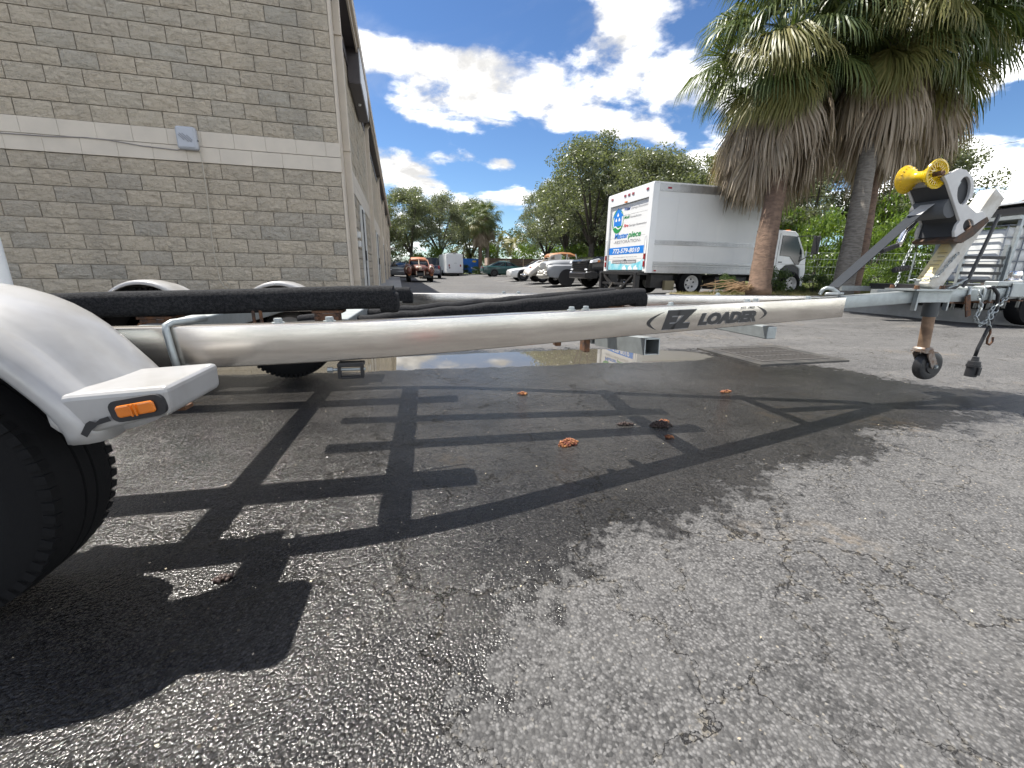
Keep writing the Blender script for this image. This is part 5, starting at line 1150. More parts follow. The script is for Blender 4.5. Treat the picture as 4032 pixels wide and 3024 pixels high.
# rusty 1940s coupe facing the viewer
def rusty():
    RP = M('rust_red_paint', (.165, .052, .030), .45, coat=.25, var=.9, vscale=2.2, col2=(.085, .030, .022)); OR = M('orange_bare_rust', (.38, .15, .055), .6, var=.9, vscale=4, col2=(.24, .07, .035)); PALE = M('pale_bare_patch', (.58, .50, .40), .6, var=.6, vscale=9, col2=(.35, .20, .12))
    t = thing('rusty_coupe', 'rusty red vintage coupe with bug-eyed headlights facing the viewer, half in the building shadow', 'car', (1.38, 30.9, near_z(1.3, 30)), R(90), 'cars parked round the lot')
    b = MB(); b.loft([[(x, -h*.7, z0), (x, h*.7, z0), (x, h, z0+.35*(z1-z0)), (x, h*.93, z0+.75*(z1-z0)), (x, h*.6, z1), (x, 0, z1+.03), (x, -h*.6, z1), (x, -h*.93, z0+.75*(z1-z0)), (x, -h, z0+.35*(z1-z0))] for x, z0, z1, h in
                ((-2.1, .62, .88, .24), (-2.02, .48, 1.0, .34), (-1.6, .45, 1.06, .46), (-.9, .42, 1.10, .60), (-.55, .40, 1.12, .72), (.6, .40, 1.12, .86), (1.6, .42, 1.0, .78), (2.3, .5, .7, .5))]); b.build('body', RP, t, auto=45)
    gh = [(-.62, 1.10, 1.13, .66, .60), (-.28, 1.10, 1.48, .70, .58), (.1, 1.1, 1.60, .72, .58), (.8, 1.08, 1.55, .70, .54), (1.6, .98, 1.06, .6, .5)]
    b = MB(); b.loft([cabin(*s) for s in gh]); b.build('windows', GLASS, t, auto=40)
    b = MB(); b.loft([[(x, -h-.02, z-.12), (x, h+.02, z-.12), (x, h*.8, z+.02), (x, 0, z+.05), (x, -h*.8, z+.02)] for x, z, h in ((-.36, 1.46, .58), (-.25, 1.52, .60), (.1, 1.61, .60), (.8, 1.56, .56), (1.3, 1.34, .5))]); b.build('roof', OR, t, auto=40)
    for s in (-1, 1):
        b = MB(); b.bar((-.66, s*.67, 1.12), (-.30, s*.60, 1.46), .05, .05, up=(1, 0, 0)); b.build('pillar', OR, t)
        fend(t, [(-2.16, s*.70, .50), (-2.12, s*.72, .72), (-1.9, s*.74, .90), (-1.5, s*.76, .96), (-1.0, s*.78, .86), (-.5, s*.80, .66)], [.13, .19, .22, .22, .19, .12], RP)
        fend(t, [(.9, s*.84, .5), (1.2, s*.84, .78), (1.6, s*.83, .84), (2.1, s*.78, .62)], [.10, .18, .19, .12], RP)
        b = MB(); b.lathe([(.15, .12), (.175, .02), (.165, -.06), (.125, -.06), (.11, -.02), (0, .0)], (-2.12, s*.74, .84), 'x', 20); b.build('headlight_ring', PALE, t, auto=50)
        b = MB(); b.lathe([(0, -.012), (.115, -.012), (.115, 0)], (-2.14, s*.74, .84), 'x', 16); b.build('headlight_hole', BLACK, t)
        b = MB(); b.ell((-2.20, s*.72, .56), (.06, .13, .16), 10, 6); b.build('rust_patch', OR, t, smooth=True)
        b = MB(); b.box((-2.17, s*.25-.025, .44), (-2.12, s*.25+.025, .72)); b.build('grille_side', PALE, t)
        steel_wheel(t, -1.5, s*.74, .36, .24, s, BLACKM, n=20); steel_wheel(t, 1.5, s*.74, .36, .24, s, BLACKM, n=20)
    b = MB(); b.box((-2.10, -.24, .42), (-2.05, .24, .74)); b.build('grille_opening', BLACK, t)
    b = MB(); b.bar((-.645, 0, 1.14), (-.34, 0, 1.48), .05, .04, up=(1, 0, 0)); b.build('windscreen_divider', PALE, t)
    b = MB(); b.ell((-2.02, 0, .90), (.12, .16, .13), 10, 6); b.ell((-1.8, .02, 1.07), (.22, .07, .03), 10, 5); b.build('bare_nose', PALE, t, smooth=True)
    b = MB(); b.box((-1.9, -.75, .30), (1.6, .75, .44)); b.build('frame', BLACKM, t); b = MB(); b.box((-2.1, -.16, .33), (-2.0, .14, .37)); b.build('plate', PALE, t)
rusty()
SUVB = [(-2.2, .4, .85, .78), (-2.1, .3, 1.0, .90), (-1.0, .28, 1.08, .93), (1.9, .28, 1.10, .93), (2.2, .32, 1.05, .90), (2.26, .4, .9, .84)]
SUVC = [(-1.1, 1.05, 1.10, .84, .78), (-.4, 1.07, 1.68, .84, .70), (.5, 1.08, 1.76, .84, .72), (1.7, 1.08, 1.72, .84, .70), (2.15, 1.05, 1.12, .82, .76)]
car('dark navy SUV half hidden behind the rusty coupe', (2.75, 39.5), R(-93), paint('navy_paint', (.012, .017, .045)), SUVB, SUVC, (-1.4, 1.35), .36, name='parked_suv', cat='SUV', pillars=((0, 1, .06), (4, 3, .16), (2, 2, .06)), lamps=(('tail_light', 2.24, .74, .92, .05, .10, .16, REDL), ('tail_light', 2.24, -.74, .92, .05, .10, .16, REDL)))
car('silver car parked in the hedge shade left of the rusty coupe', (.15, 42.5), R(85), paint('silver_paint', (.13, .135, .14)), SED, SCAB, (-1.5, 1.35), .33, pillars=SP, lamps=(('headlight', -2.36, -.66, .66, .08, .16, .06, HEADL), ('headlight', -2.36, .66, .66, .08, .16, .06, HEADL)))
# white enclosed cargo trailer
def cargo():
    t = thing('cargo_trailer', 'white enclosed cargo trailer with double rear doors at the far kerb', 'trailer', (6.25, 49.2, near_z(6.2, 49)), R(6))
    b = MB(); b.box((-.98, 0, .34), (.98, 4.0, 2.42)); b.build('body', WHITE, t, bevel=.06, seg=3)
    b = MB(); b.loft([[(-.98, y, 2.38), (.98, y, 2.38), (.6, y, 2.52), (0, y, 2.57), (-.6, y, 2.52)] for y in (0.0, 4.0)]); b.build('roof', WHITE, t)
    for s in (-1, 1):
        b = MB(); b.box((min(s*.02, s*.90), -.03, .42), (max(s*.02, s*.90), -.002, 2.30)); d = b.build('rear_door', M('trailer_door_white', (.70, .71, .72), .35), t, bevel=.008)
        b = MB(); b.box((s*.66-.07, -.05, 1.06), (s*.66+.07, -.031, 1.30)); b.build('tail_light', REDL, d)
        for z in (.7, 2.0): b = MB(); b.box((s*.88-.05, -.045, z), (s*.88+.05, -.031, z+.05)); b.build('hinge', GALV, d)
        steel_wheel(t, s*.0+s*.9, 2.2, .34, .2, s, WHITE, n=16) if False else None
        b = MB(); b.lathe([(0, -.1), (.34, -.1), (.34, .1), (0, .1)], (s*.92, 2.3, .34), 'x', 20); b.build('wheel', RUBBER, t)
    b = MB(); b.box((-.08, -.06, 1.42), (.22, -.032, 1.46)); b.build('latch', GALV, t); b = MB(); b.box((-.18, -.015, 2.44), (.18, .0, 2.50)); b.build('vent', BLACK, t)
    b = MB(); b.lathe([(0, -.004), (.09, -.004), (.09, 0)], (-.62, -.032, .92), 'y', 16); b.build('round_sticker', M('sticker', (.12, .05, .05), .5), t)
    b = MB(); b.box((-.9, .1, .20), (.9, 4.6, .33)); b.build('frame', BLACKM, t)
cargo()
def dumpster():
    t = thing('blue_container', 'bright blue roll-off container with a yellow oval sticker beyond the white cargo trailer', 'container', (8.75, 56.5, .33), R(8))
    BL = M('blue_container_paint', (.02, .16, .55), .5, var=.5, vscale=2, col2=(.015, .11, .42))
    b = MB(); b.prism([(-1.5, .15), (1.1, .15), (1.5, .9), (1.45, 1.95), (-1.5, 1.95)], -.9, .9, 'xz'); b.build('body', BL, t, bevel=.04)
    for x in (-1.1, -.5, .1, .7): b = MB(); b.box((x, -.96, .2), (x+.08, -.901, 1.9)); b.build('rib', BL, t)
    b = MB(); b.prism(oval(.75, 1.62, .28, .13, 0), -.972, -.965, 'xz'); b.build('sticker', M('yellow_sticker', (.75, .52, .05), .5), t)
    b = MB(); b.prism([(.3, .75), (1.2, .45), (1.2, .55), (.3, .88)], -.985, -.975, 'xz'); b.build('white_stripe', WPR, t)
dumpster()
def flatbed():
    t = thing('flatbed_trailer', 'long flatbed trailer with brown plank sides and a pale tan front board', 'trailer', (10.0, 49.0, .12), R(-4), None)
    BRN = M('brown_side_boards', (.10, .062, .042), .8, var=.9, vscale=3, col2=(.065, .042, .03), stretch=(1, 1, 6)); 
    for k in range(3):
        z = 1.30+.26*k
        for x in np.arange(0, 10, 2.0): b = MB(); b.box((x+.03, -1.22, z), (x+1.97, -1.18, z+.245)); b.build('plank', BRN, t)
    for x in np.arange(0, 10.1, 2.0): b = MB(); b.box((x-.05, -1.26, 1.1), (x+.05, -1.225, 2.14)); b.build('stake', M('tan_stake', (.34, .25, .16), .8), t)
    b = MB(); b.box((-.1, -1.2, 1.15), (10, 1.2, 1.29)); b.build('deck', BLACKM, t)
    b = MB(); b.box((-.16, -1.22, 1.3), (-.11, 1.2, 2.1)); fb = b.build('front_board', M('tan_board', (.52, .34, .25), .7, var=.6, vscale=4, col2=(.62, .52, .44)), t)
    for y in (-1.0, -.3, .4, 1.0): b = MB(); b.box((-.19, y-.05, 1.3), (-.161, y+.05, 2.1)); b.build('batten', M('pale_batten', (.62, .55, .46), .7), fb)
    for x in (1.0, 6.5, 7.5, 8.5):
        for s in (-1, 1): steel_wheel(t, x, s*1.05, .45, .25, s, BLACKM, n=16)
    b = MB(); b.box((.5, -.4, .8), (9.8, .4, 1.15)); b.build('chassis', BLACKM, t)
flatbed()
# ------------------------------------------------------------------ foliage
def leaf_cloud(name, centres, radii, per, size, mat, rng, flat=.7, droop=0.0):
    """many small leaf faces gathered in clumps"""
    out = []
    C_ = np.repeat(np.array(centres), per, axis=0); Rr = np.repeat(np.array(radii), per)
    n = len(C_); d = rng.normal(size=(n, 3)); d /= np.linalg.norm(d, axis=1, keepdims=True)
    rad = Rr*rng.uniform(.25, 1.0, n)**.6
    P = C_ + d*rad[:, None]*np.array([1, 1, flat])
    P[:, 2] -= droop*rng.uniform(0, 1, n)
    a = rng.normal(size=(n, 3)); a /= np.linalg.norm(a, axis=1, keepdims=True)
    b = np.cross(a, d+rng.normal(size=(n, 3))*.6); b /= np.linalg.norm(b, axis=1, keepdims=True)
    s = size*rng.uniform(.6, 1.3, n)[:, None]
    V = np.stack([P-a*s, P+b*s*.45, P+a*s, P-b*s*.45], 1).reshape(-1, 3)
    return np_mesh(name, V, np.arange(n*4).reshape(-1, 4), mat)
OAK = foliage_mat('oak_leaves', (.080, .098, .055), (.19, .21, .125), .36, .38)
OAKP = foliage_mat('pale_oak_leaves', (.10, .12, .072), (.22, .235, .155), .36, .38)
LIME = foliage_mat('lime_shrub_leaves', (.075, .135, .022), (.17, .235, .045), .4, .45)  # bright yellow green leaf colour of the shrubs
BUSH = foliage_mat('bush_leaves', (.038, .072, .018), (.085, .125, .035), .4, .35)
DKB = foliage_mat('dark_hedge_leaves', (.014, .030, .012), (.035, .055, .02), .45, .2)
BARK = M('grey_bark', (.095, .082, .068), .95, var=1, vscale=6, col2=(.05, .043, .037), bump=.02, bscale=18)
def tree_protos(n_var, leaf_mats, seedbase, spread=1.0, nclump=62, per=210, leaf=.085):
    """crown and trunk meshes for a tree 10 m tall"""
    out = []
    for v in range(n_var):
        rng = np.random.default_rng(seedbase+v); limbs = []; cl = []; rad = []
        b = MB(); h0 = 2.4+rng.uniform(-.3, .3)
        b.tube([(0, 0, -.4), (.03, .02, .5), (.08, -.04, h0)], [.30, .23, .19], 9)
        nl = 8
        for k in range(nl):
            a = 2*math.pi*k/nl+rng.uniform(-.4, .4); el = rng.uniform(.45, 1.25) if k else 1.45; ln = rng.uniform(3.2, 5.2)*(1.15 if el > 1 else 1)
            tip = np.array([math.cos(a)*math.cos(el)*ln*spread, math.sin(a)*math.cos(el)*ln*spread, h0+math.sin(el)*ln])
            mid = tip*.5+np.array([0, 0, h0*.5+.35]); st = np.array([.08, -.04, h0-.25])
            b.tube([tuple(st), tuple(mid), tuple(tip)], [.13, .08, .03], 6)
            for q in range(3):
                t2 = mid+(tip-mid)*rng.uniform(.1, .9); e = t2+rng.normal(size=3)*np.array([1.2, 1.2, .8]); b.tube([tuple(t2), tuple((t2+e)/2+np.array([0, 0, .1])), tuple(e)], [.05, .03, .012], 5); limbs.append(e)
            limbs.append(tip); limbs.append(mid*.4+tip*.6)
        limbs = np.array(limbs)
        for k in range(nclump):
            if k < len(limbs): c = limbs[k]
            else:
                a = rng.uniform(0, 2*math.pi); el = rng.uniform(-.25, 1.5); rr = rng.uniform(.72, 1.0)
                c = np.array([math.cos(a)*math.cos(el)*3.9*rr*spread, math.sin(a)*math.cos(el)*3.9*rr*spread, 5.2+math.sin(el)*4.1*rr])
            cl.append(c+rng.normal(size=3)*.25); rad.append(rng.uniform(.55, 1.15))
        crown = leaf_cloud('crown', cl, rad, per, leaf, leaf_mats[v % len(leaf_mats)], rng)
        out.append((b.mesh('trunk', BARK, True), crown))
    return out
OAKS = tree_protos(4, (OAK, OAKP), 100, 1.0, 140, 200, .095)
def oak(x, y, h, label, var, rz=0.0, w=1.0, group='oak trees behind the lot', name='oak_tree', cat='tree', z=None):
    t = thing(name, label, cat, (x, y, near_z(x, y)+.1 if z is None else z), rz, group); s = h/10
    inst('trunk', OAKS[var][0], t, scale=(s*w, s*w, s)); inst('crown', OAKS[var][1], t, scale=(s*w, s*w, s)); return t
oaks = [(1.6, 56.5, 10.6, 0, 1.0, 'tall oak with a split crown rising beside the far end of the building'),
        (5.3, 56.8, 10.2, 1, .95, 'oak with an upright crown behind the white cargo trailer'),
        (-2.2, 60, 9.2, 2, 1.0, 'oak partly hidden by the far corner of the building'),
        (17.6, 50.0, 10.4, 3, .9, 'grey green oak behind the dark green sedan and the flatbed'),
        (14.8, 31.6, 10.6, 0, 1.05, 'tallest grey green oak above the vintage coupe and black pickup'),
        (18.6, 34.0, 10.6, 1, 1.1, 'broad oak behind the black pickup and box truck'),
        (17.4, 27.6, 9.0, 3, 1.05, 'dark oak right behind the box of the white truck'),
        (20.8, 24.5, 8.6, 2, 1.1, 'oak behind the cab of the white truck and the palm trunks'),
        (24.4, 21.2, 8.2, 1, 1.1, 'oak spreading behind the paired leaning palm trunks'),
        (27.3, 18.0, 8.2, 0, 1.0, 'rightmost oak with an outstretched branch beside the yellow roller'),
        (22.5, 45, 9.5, 2, 1.1, 'distant oak filling the gap beyond the brown flatbed'),
        (10.2, 62.5, 10.4, 2, 1.0, 'oak crown filling in right behind the far palm pair'), (16.4, 40.5, 9.8, 1, 1.0, 'oak behind the white wrecked coupe and vintage coupe'), (21.6, 32.0, 9.6, 0, 1.1, 'oak just above the roof of the white box truck'), (19.4, 39.5, 10.0, 3, 1.1, 'oak filling the canopy between the two tallest oaks'),
        (30.5, 30, 9.5, 3, 1.2, 'distant oak seen through the palm trunks')]
for k, (x, y, h, v, w, lb) in enumerate(oaks): oak(x, y, h, lb, v, k*1.3, w)
# shrubs
def shrub_protos():
    out = []
    for v, mat in enumerate((LIME, BUSH, LIME, DKB)):
        rng = np.random.default_rng(300+v); cl = []; rad = []
        for k in range(34):
            a = rng.uniform(0, 2*math.pi); rr = rng.uniform(0, 1)**.5; z = rng.uniform(.1, 1.0)
            cl.append((math.cos(a)*rr*.85*(1.1-z*.5), math.sin(a)*rr*.85*(1.1-z*.5), z*.9)); rad.append(rng.uniform(.16, .34))
        out.append(leaf_cloud('foliage', cl, rad, 90, .040, mat, rng))
    return out
SHR = shrub_protos()
STEM = MB(); 
for k in range(5): STEM.tube([(.05*math.cos(k*1.3), .05*math.sin(k*1.3), -.1), (.3*math.cos(k*1.3), .3*math.sin(k*1.3), .6)], [.03, .012], 5)
STEM = STEM.mesh('stems', BARK)
def shrub(x, y, z, r, h, v, label, group='shrubs beyond the lot', rz=0.0):
    t = thing('shrub', label, 'shrub', (x, y, z), rz, group); inst('stems', STEM, t, scale=(r, r, h)); inst('foliage', SHR[v], t, scale=(r, r, h)); return t
rs = np.random.default_rng(5)
where = [(-1.6, 52.5, 1.7, 2.2, 3, 'dark hedge shrub at the end of the sidewalk'), (.6, 53.5, 1.6, 2.0, 3, 'dark shrub behind the silver car'), (3.0, 55, 1.8, 2.6, 0, 'lime shrub behind the navy SUV'),
         (4.6, 54.8, 1.7, 3.4, 0, 'pale lime shrub left of the cargo trailer'), (7.8, 54.2, 1.3, 1.5, 1, 'small green shrub by the blue container'), (9.6, 53.0, 1.1, 1.0, 0, 'low lime bush at the kerb beside the sedan tail'),
         (12.5, 58, 2.4, 4.0, 0, 'tall lime bush behind the far palm trunks'), (16.5, 56, 2.6, 4.2, 2, 'lime shrub beyond the brown flatbed front'), (19.5, 53, 2.8, 4.0, 0, 'lime shrub beyond the brown flatbed middle'), (22.5, 50, 2.6, 4.2, 2, 'lime shrub beyond the brown flatbed tail'),
         (16.6, 38.5, 2.0, 3.0, 0, 'bright shrub behind the white wrecked coupe'), (18.2, 36.0, 2.0, 3.0, 2, 'bright shrub between the oak trunks'), (16.8, 30.2, 1.7, 2.6, 0, 'bright shrub behind the vintage coupe roof'), (19.5, 30.5, 2.0, 3.0, 0, 'bright shrub left of the box truck'),
         (20.2, 17.2, 1.9, 3.4, 0, 'lime thicket shrub right of the truck mirror'), (22.0, 15.8, 1.8, 3.0, 2, 'lime thicket shrub behind the leaning palm trunks'), (23.5, 14.6, 1.9, 3.2, 0, 'lime thicket shrub right of the palm trunks'), (25.2, 13.6, 2.0, 3.4, 2, 'lime thicket shrub under the winch crank'), (27.0, 12.7, 2.0, 3.2, 0, 'lime thicket shrub beside the white post'), (29.5, 11.6, 2.3, 3.4, 1, 'green thicket shrub behind the tank'),
         (18.8, 18.6, 1.4, 2.4, 1, 'dark green shrub beside the truck cab'), (32, 10.5, 2.4, 3.2, 1, 'green thicket shrub at the picture edge'), (24.6, 17.5, 2.2, 4.6, 2, 'tall lime shrub mass between palms and post'), (21.0, 19.6, 2.0, 4.2, 0, 'tall lime shrub behind the thicket')]
for k, (x, y, r, h, v, lb) in enumerate(where): shrub(x, y, near_z(x, y)+(.25 if x > 13 and y < 20 else 0), r, h, v, lb, rz=k*1.7)
# leafy saplings round the palm's foot
for k, (x, y, r, h, v, lb) in enumerate(((9.35, 8.9, .55, .75, 1, 'dark leafy bush against the front palm trunk'), (10.4, 8.6, .50, .55, 1, 'leafy bush in front of the truck wheel'), (11.3, 8.55, .55, .50, 0, 'low bush with yellow green leaves right of the truck wheel'), (8.15, 9.15, .32, .55, 1, 'small sapling left of the front palm'), (12.6, 9.1, .7, .6, 0, 'low lime bush beside the truck cab'), (13.9, 9.4, .8, .8, 2, 'bright bush by the lawn edge'))):
    shrub(x, y, float(isl_z(x, y))-.05, r, h, v, lb, 'bushes on the planted island', k*2.1)
# a wood that closes the view, far off
rng = np.random.default_rng(77); cl = []; rad = []
for x, y in [(-14+4.2*k, 70+3*math.sin(k*1.7)) for k in range(14)]+[(36+3.2*k, 58-3.0*k+2*math.sin(k*2.1)) for k in range(14)]+[(22+3*k, 62+2*math.sin(k)) for k in range(6)]:
    for q in range(14): cl.append((x+rng.normal()*1.6, y+rng.normal()*1.2, rng.uniform(.4, 7.4))); rad.append(rng.uniform(1.0, 1.9))
o = bpy.data.objects.new('far_wood', leaf_cloud('far_wood', cl, rad, 130, .20, foliage_mat('far_wood_leaves', (.040, .060, .022), (.085, .11, .04), .5, .3), rng)); COL.objects.link(o); struct(o, 'stuff')

# ------------------------------------------------------------------ palms
PG = foliage_mat('palm_frond_green', (.060, .095, .032), (.155, .180, .060), .42, .22, .45)
PY = foliage_mat('palm_frond_yellowing', (.14, .145, .045), (.24, .215, .08), .45, .25, .4)
PD_ = foliage_mat('dead_palm_frond', (.235, .18, .125), (.44, .37, .285), .7, .15, .3)
def frond_mesh(el, rng, mat, dead=False, nseg=54, size=1.0):
    """fan leaf on its stalk, heading +x, its stalk rising at el degrees"""
    V = []; F = []
    lp = rng.uniform(1.0, 1.3)*size*(1 if not dead else .7); e = R(el); p = np.zeros(3); d = np.array([math.cos(e), 0, math.sin(e)])
    path = [p.copy()]; 
    for k in range(4):
        d = d+np.array([0, 0, -.10 if not dead else -.25]); d /= np.linalg.norm(d); p = p+d*lp/4; path.append(p.copy())
    side = np.array([0, 1.0, 0])
    for k in range(4):
        w0, w1 = .022-.003*k, .022-.003*(k+1); b = len(V); nrm = np.cross(side, d)
        V += [path[k]-side*w0, path[k]+side*w0, path[k+1]+side*w1, path[k+1]-side*w1]; F.append((b, b+1, b+2, b+3))
    hub = path[-1]; nrm = np.cross(d, side)
    tw = R(rng.uniform(-25, 25)); s2 = side*math.cos(tw)+nrm*math.sin(tw); fan = 115 if not dead else 62
    for i in range(nseg):
        a = R(-fan+2*fan*i/(nseg-1)+rng.uniform(-2, 2)); L_ = size*(1.05 if not dead else 1.1)*(.62+.38*math.cos(a*.75))*rng.uniform(.88, 1.08)
        dr = d*math.cos(a)+s2*math.sin(a); dr = dr+np.cross(s2, d)*-.12*abs(math.sin(a)); dr /= np.linalg.norm(dr)
        wv = np.cross(dr, nrm+rng.normal(size=3)*.35); wv /= np.linalg.norm(wv)
        q = hub+dr*.03; b = len(V); droop = [0.0, .22, .85, 1.6] if not dead else [0, .5, 1.0, 1.4]
        ws = [.007, .0145, .010, .002]; ls = [0, .45, .32, .23]; cur = dr
        for j in range(4):
            cur = cur+np.array([0, 0, -droop[j]*(.75+.5*rng.uniform())]); cur = cur/np.linalg.norm(cur); q = q+cur*L_*ls[j]
            V += [q-wv*ws[j]*size**.5, q+wv*ws[j]*size**.5]
        for j in range(3): F.append((b+2*j, b+2*j+1, b+2*j+3, b+2*j+2))
    return np_mesh('frond', V, F, mat)
FR = {}
rng = np.random.default_rng(11)
for el in (82, 60, 40, 22, 5, -14, -32): FR[el] = [frond_mesh(el, rng, PG) for _ in range(2)]
FRY = {el: [frond_mesh(el, rng, PY) for _ in range(2)] for el in (5, -14, -32, -48)}
FRD = {el: [frond_mesh(el, rng, PD_, True, 40) for _ in range(3)] for el in (-24, -38, -50, -62, -74)}
PTR = {'brown': M('brown_palm_trunk', (.205, .135, .095), .95, var=1, vscale=7, col2=(.12, .080, .058), bump=.018, bscale=22, stretch=(1, 1, 2.6)),
       'grey': M('grey_palm_trunk', (.215, .195, .165), .95, var=1, vscale=8, col2=(.12, .105, .088), bump=.012, bscale=22, stretch=(1, 1, 4))}
def palm(base, path, r0, r1, label, bark, rc=1.0, seed=0, dead=26, green=38, yellow=10, group='cabbage palms', skirt=1.0, cat='palm tree'):
    rng = np.random.default_rng(seed); t = thing('palm_tree', label, cat, base, 0, group)
    P = [Vector(p)-Vector(base) for p in path]; Q = []; n = 26
    for k in range(n+1):
        s = k/n*(len(P)-1); i = min(int(s), len(P)-2); f = s-i
        p0, p1, p2, p3 = P[max(i-1, 0)], P[i], P[i+1], P[min(i+2, len(P)-1)]
        Q.append(.5*((2*p1)+(p2-p0)*f+(2*p0-5*p1+4*p2-p3)*f*f+(-p0+3*p1-3*p2+p3)*f**3))
    rad = [(r0*1.12 if k < 2 else r0+(r1-r0)*k/n)*(1+.035*rng.uniform(-1, 1)) for k in range(n+1)]
    b = MB(); b.tube(Q, rad, 16); b.build('trunk', PTR[bark], t, smooth=True)
    b = MB()            # rings left by fallen fronds
    for k in range(2, n-1, 1):
        for q in range(3):
            a = rng.uniform(0, 6.28); f = rng.uniform(); p = Q[k].lerp(Q[k+1], f); rr = rad[k]*1.01
            b.lathe([(rr*.985, -.012), (rr*1.035, 0), (rr*.985, .014)], tuple(p), 'z', 4, math.degrees(a), math.degrees(a)+rng.uniform(25, 70))
    struct(b.build('bark_scars', PTR[bark], t), 'stuff')
    top = Q[-1]
    def put(name, me, az, s, dz=0.0, tilt=0.0): inst(name, me, t, tuple(top+Vector((.10*math.cos(az), .10*math.sin(az), dz))), (tilt, 0, az), (s, s, s))
    g = 2.39996
    els = sorted(FR)
    for k in range(green):
        el = els[int((1-(k+.5)/green)**.8*(len(els)-.01))]; put('frond', FR[el][k % 2], k*g+rng.uniform(-.2, .2), rc*rng.uniform(.9, 1.08), rng.uniform(0, .35), rng.uniform(-.25, .25))
    ye = sorted(FRY)
    for k in range(yellow): put('frond', FRY[ye[k % 4]][k % 2], k*g*1.3+1+rng.uniform(-.3, .3), rc*rng.uniform(.9, 1.05), rng.uniform(-.2, .1), rng.uniform(-.3, .3))
    de = sorted(FRD)
    for k in range(dead):
        el = de[k % 5]; put('dead_frond', FRD[el][k % 3], k*g+.5+rng.uniform(-.3, .3), rc*rng.uniform(.95, 1.38)*skirt, rng.uniform(-.75, .0), rng.uniform(-.2, .2))
    b = MB()            # old leaf bases under the crown
    for k in range(26):
        a = k*g; z = -.9+.9*k/26; b.bar(top+Vector((.9*r1*math.cos(a), .9*r1*math.sin(a), z)), top+Vector((1.9*r1*math.cos(a), 1.9*r1*math.sin(a), z+.32)), .07, .03)
    b.build('leaf_bases', PTR['brown'], t)
    return t
palm((8.31, 8.28, .30), [(8.31, 8.28, .30), (8.62, 8.60, 1.8), (8.99, 8.93, 3.3), (9.10, 9.2, 4.7), (9.16, 9.45, 5.9)], .245, .155, 'foremost cabbage palm, brown trunk and shaggy dead skirt, in front of the box truck', 'brown', 1.16, 1, dead=64, green=64, yellow=26)
palm((9.62, 7.30, .28), [(9.62, 7.30, .28), (9.95, 7.55, 1.6), (10.45, 8.0, 3.4), (10.75, 8.3, 4.9), (11.05, 8.45, 6.3)], .215, .125, 'leaning cabbage palm with a pale grey ringed trunk, middle of the three', 'grey', 1.16, 2, dead=44, green=66, yellow=20)
palm((10.75, 7.95, .3), [(10.75, 7.95, .3), (11.1, 8.2, 1.7), (11.65, 8.7, 3.6), (12.2, 9.0, 5.0), (12.9, 9.1, 6.5)], .185, .12, 'slender brown trunked cabbage palm just behind the grey one, its crown farthest right', 'brown', 1.20, 3, dead=46, green=70, yellow=6)
for k, (x, y, z1, sd, lb) in enumerate(((10.3, 55.2, 6.6, 4, 'left palm of the far pair standing behind the dark green sedan'), (11.35, 55.8, 7.4, 5, 'right palm of the far pair, grey trunk, behind the dark green sedan'))):
    palm((x, y, .3), [(x, y, .3), (x+.05, y, z1*.5), (x+.1-.2*k, y, z1)], .27, .20, lb, 'grey' if k else 'brown', 1.12, sd, dead=26, green=34, yellow=12)
# feather palms with arching yellow fronds, far back
def coconut(x, y, h, label, seed):
    rng = np.random.default_rng(seed); t = thing('feather_palm', label, 'palm tree', (x, y, .33), 0, 'feather palms in the distance')
    b = MB(); b.tube([(0, 0, -.2), (.1, 0, h*.5), (.25, 0, h)], [.16, .12, .10], 8); b.build('trunk', PTR['grey'], t, smooth=True)
    for k in range(13):
        az = k*2.4+seed; V = []; F = []; n = 16; el = R(75-6*k); d = np.array([math.cos(az)*math.cos(el), math.sin(az)*math.cos(el), math.sin(el)]); p = np.array([.25, 0, h]); side = np.array([-math.sin(az), math.cos(az), 0])
        for i in range(n):
            q = p+d*.19; b0 = len(V); V += [p-side*.02, p+side*.02, q+side*.018, q-side*.018]; F.append((b0, b0+1, b0+2, b0+3))
            if i > 2:
                for s in (-1, 1):
                    L_ = .62*math.sin(math.pi*(i+1)/(n+2)); tip = q+side*s*L_*.75+d*L_*.4+np.array([0, 0, -L_*.55]); b0 = len(V); V += [p, q, tip+d*.03, tip]; F.append((b0, b0+1, b0+2, b0+3))
            p = q; d = d+np.array([0, 0, -.13]); d /= np.linalg.norm(d)
        o = bpy.data.objects.new('frond', np_mesh('frond', V, F, PY)); _add(o, t, 'frond')
coconut(9.0, 62, 3.4, 'feather palm with arching yellow fronds left of the far palm pair', 2)
coconut(13.6, 60, 3.9, 'feather palm with arching yellow fronds right of the far palm pair', 5)
coconut(16.4, 62, 4.2, 'feather palm with yellow fronds farthest right behind the flatbed', 9)

# ------------------------------------------------------------------ ground litter, grass
rng = np.random.default_rng(21)
def blades(name, n, fx, zf, h, mat):
    V = np.empty((n*3, 3)); P = fx(n); z = np.array([zf(a, c) for a, c in P]); a = rng.uniform(0, 6.28, n); w = rng.uniform(.004, .010, n)*h/.08; hh = h*rng.uniform(.5, 1.3, n)
    le = rng.normal(size=(n, 2))*.5*hh[:, None]
    V[0::3] = np.c_[P[:, 0]-np.cos(a)*w, P[:, 1]-np.sin(a)*w, z]; V[1::3] = np.c_[P[:, 0]+np.cos(a)*w, P[:, 1]+np.sin(a)*w, z]; V[2::3] = np.c_[P+le, z+hh]
    o = bpy.data.objects.new(name, np_mesh(name, V, np.arange(n*3).reshape(-1, 3), mat)); COL.objects.link(o); return struct(o, 'stuff')
GB = foliage_mat('grass_blades', (.085, .125, .03), (.17, .18, .06), .6, .3); GD = foliage_mat('dry_blades', (.22, .175, .085), (.16, .17, .06), .7, .3)
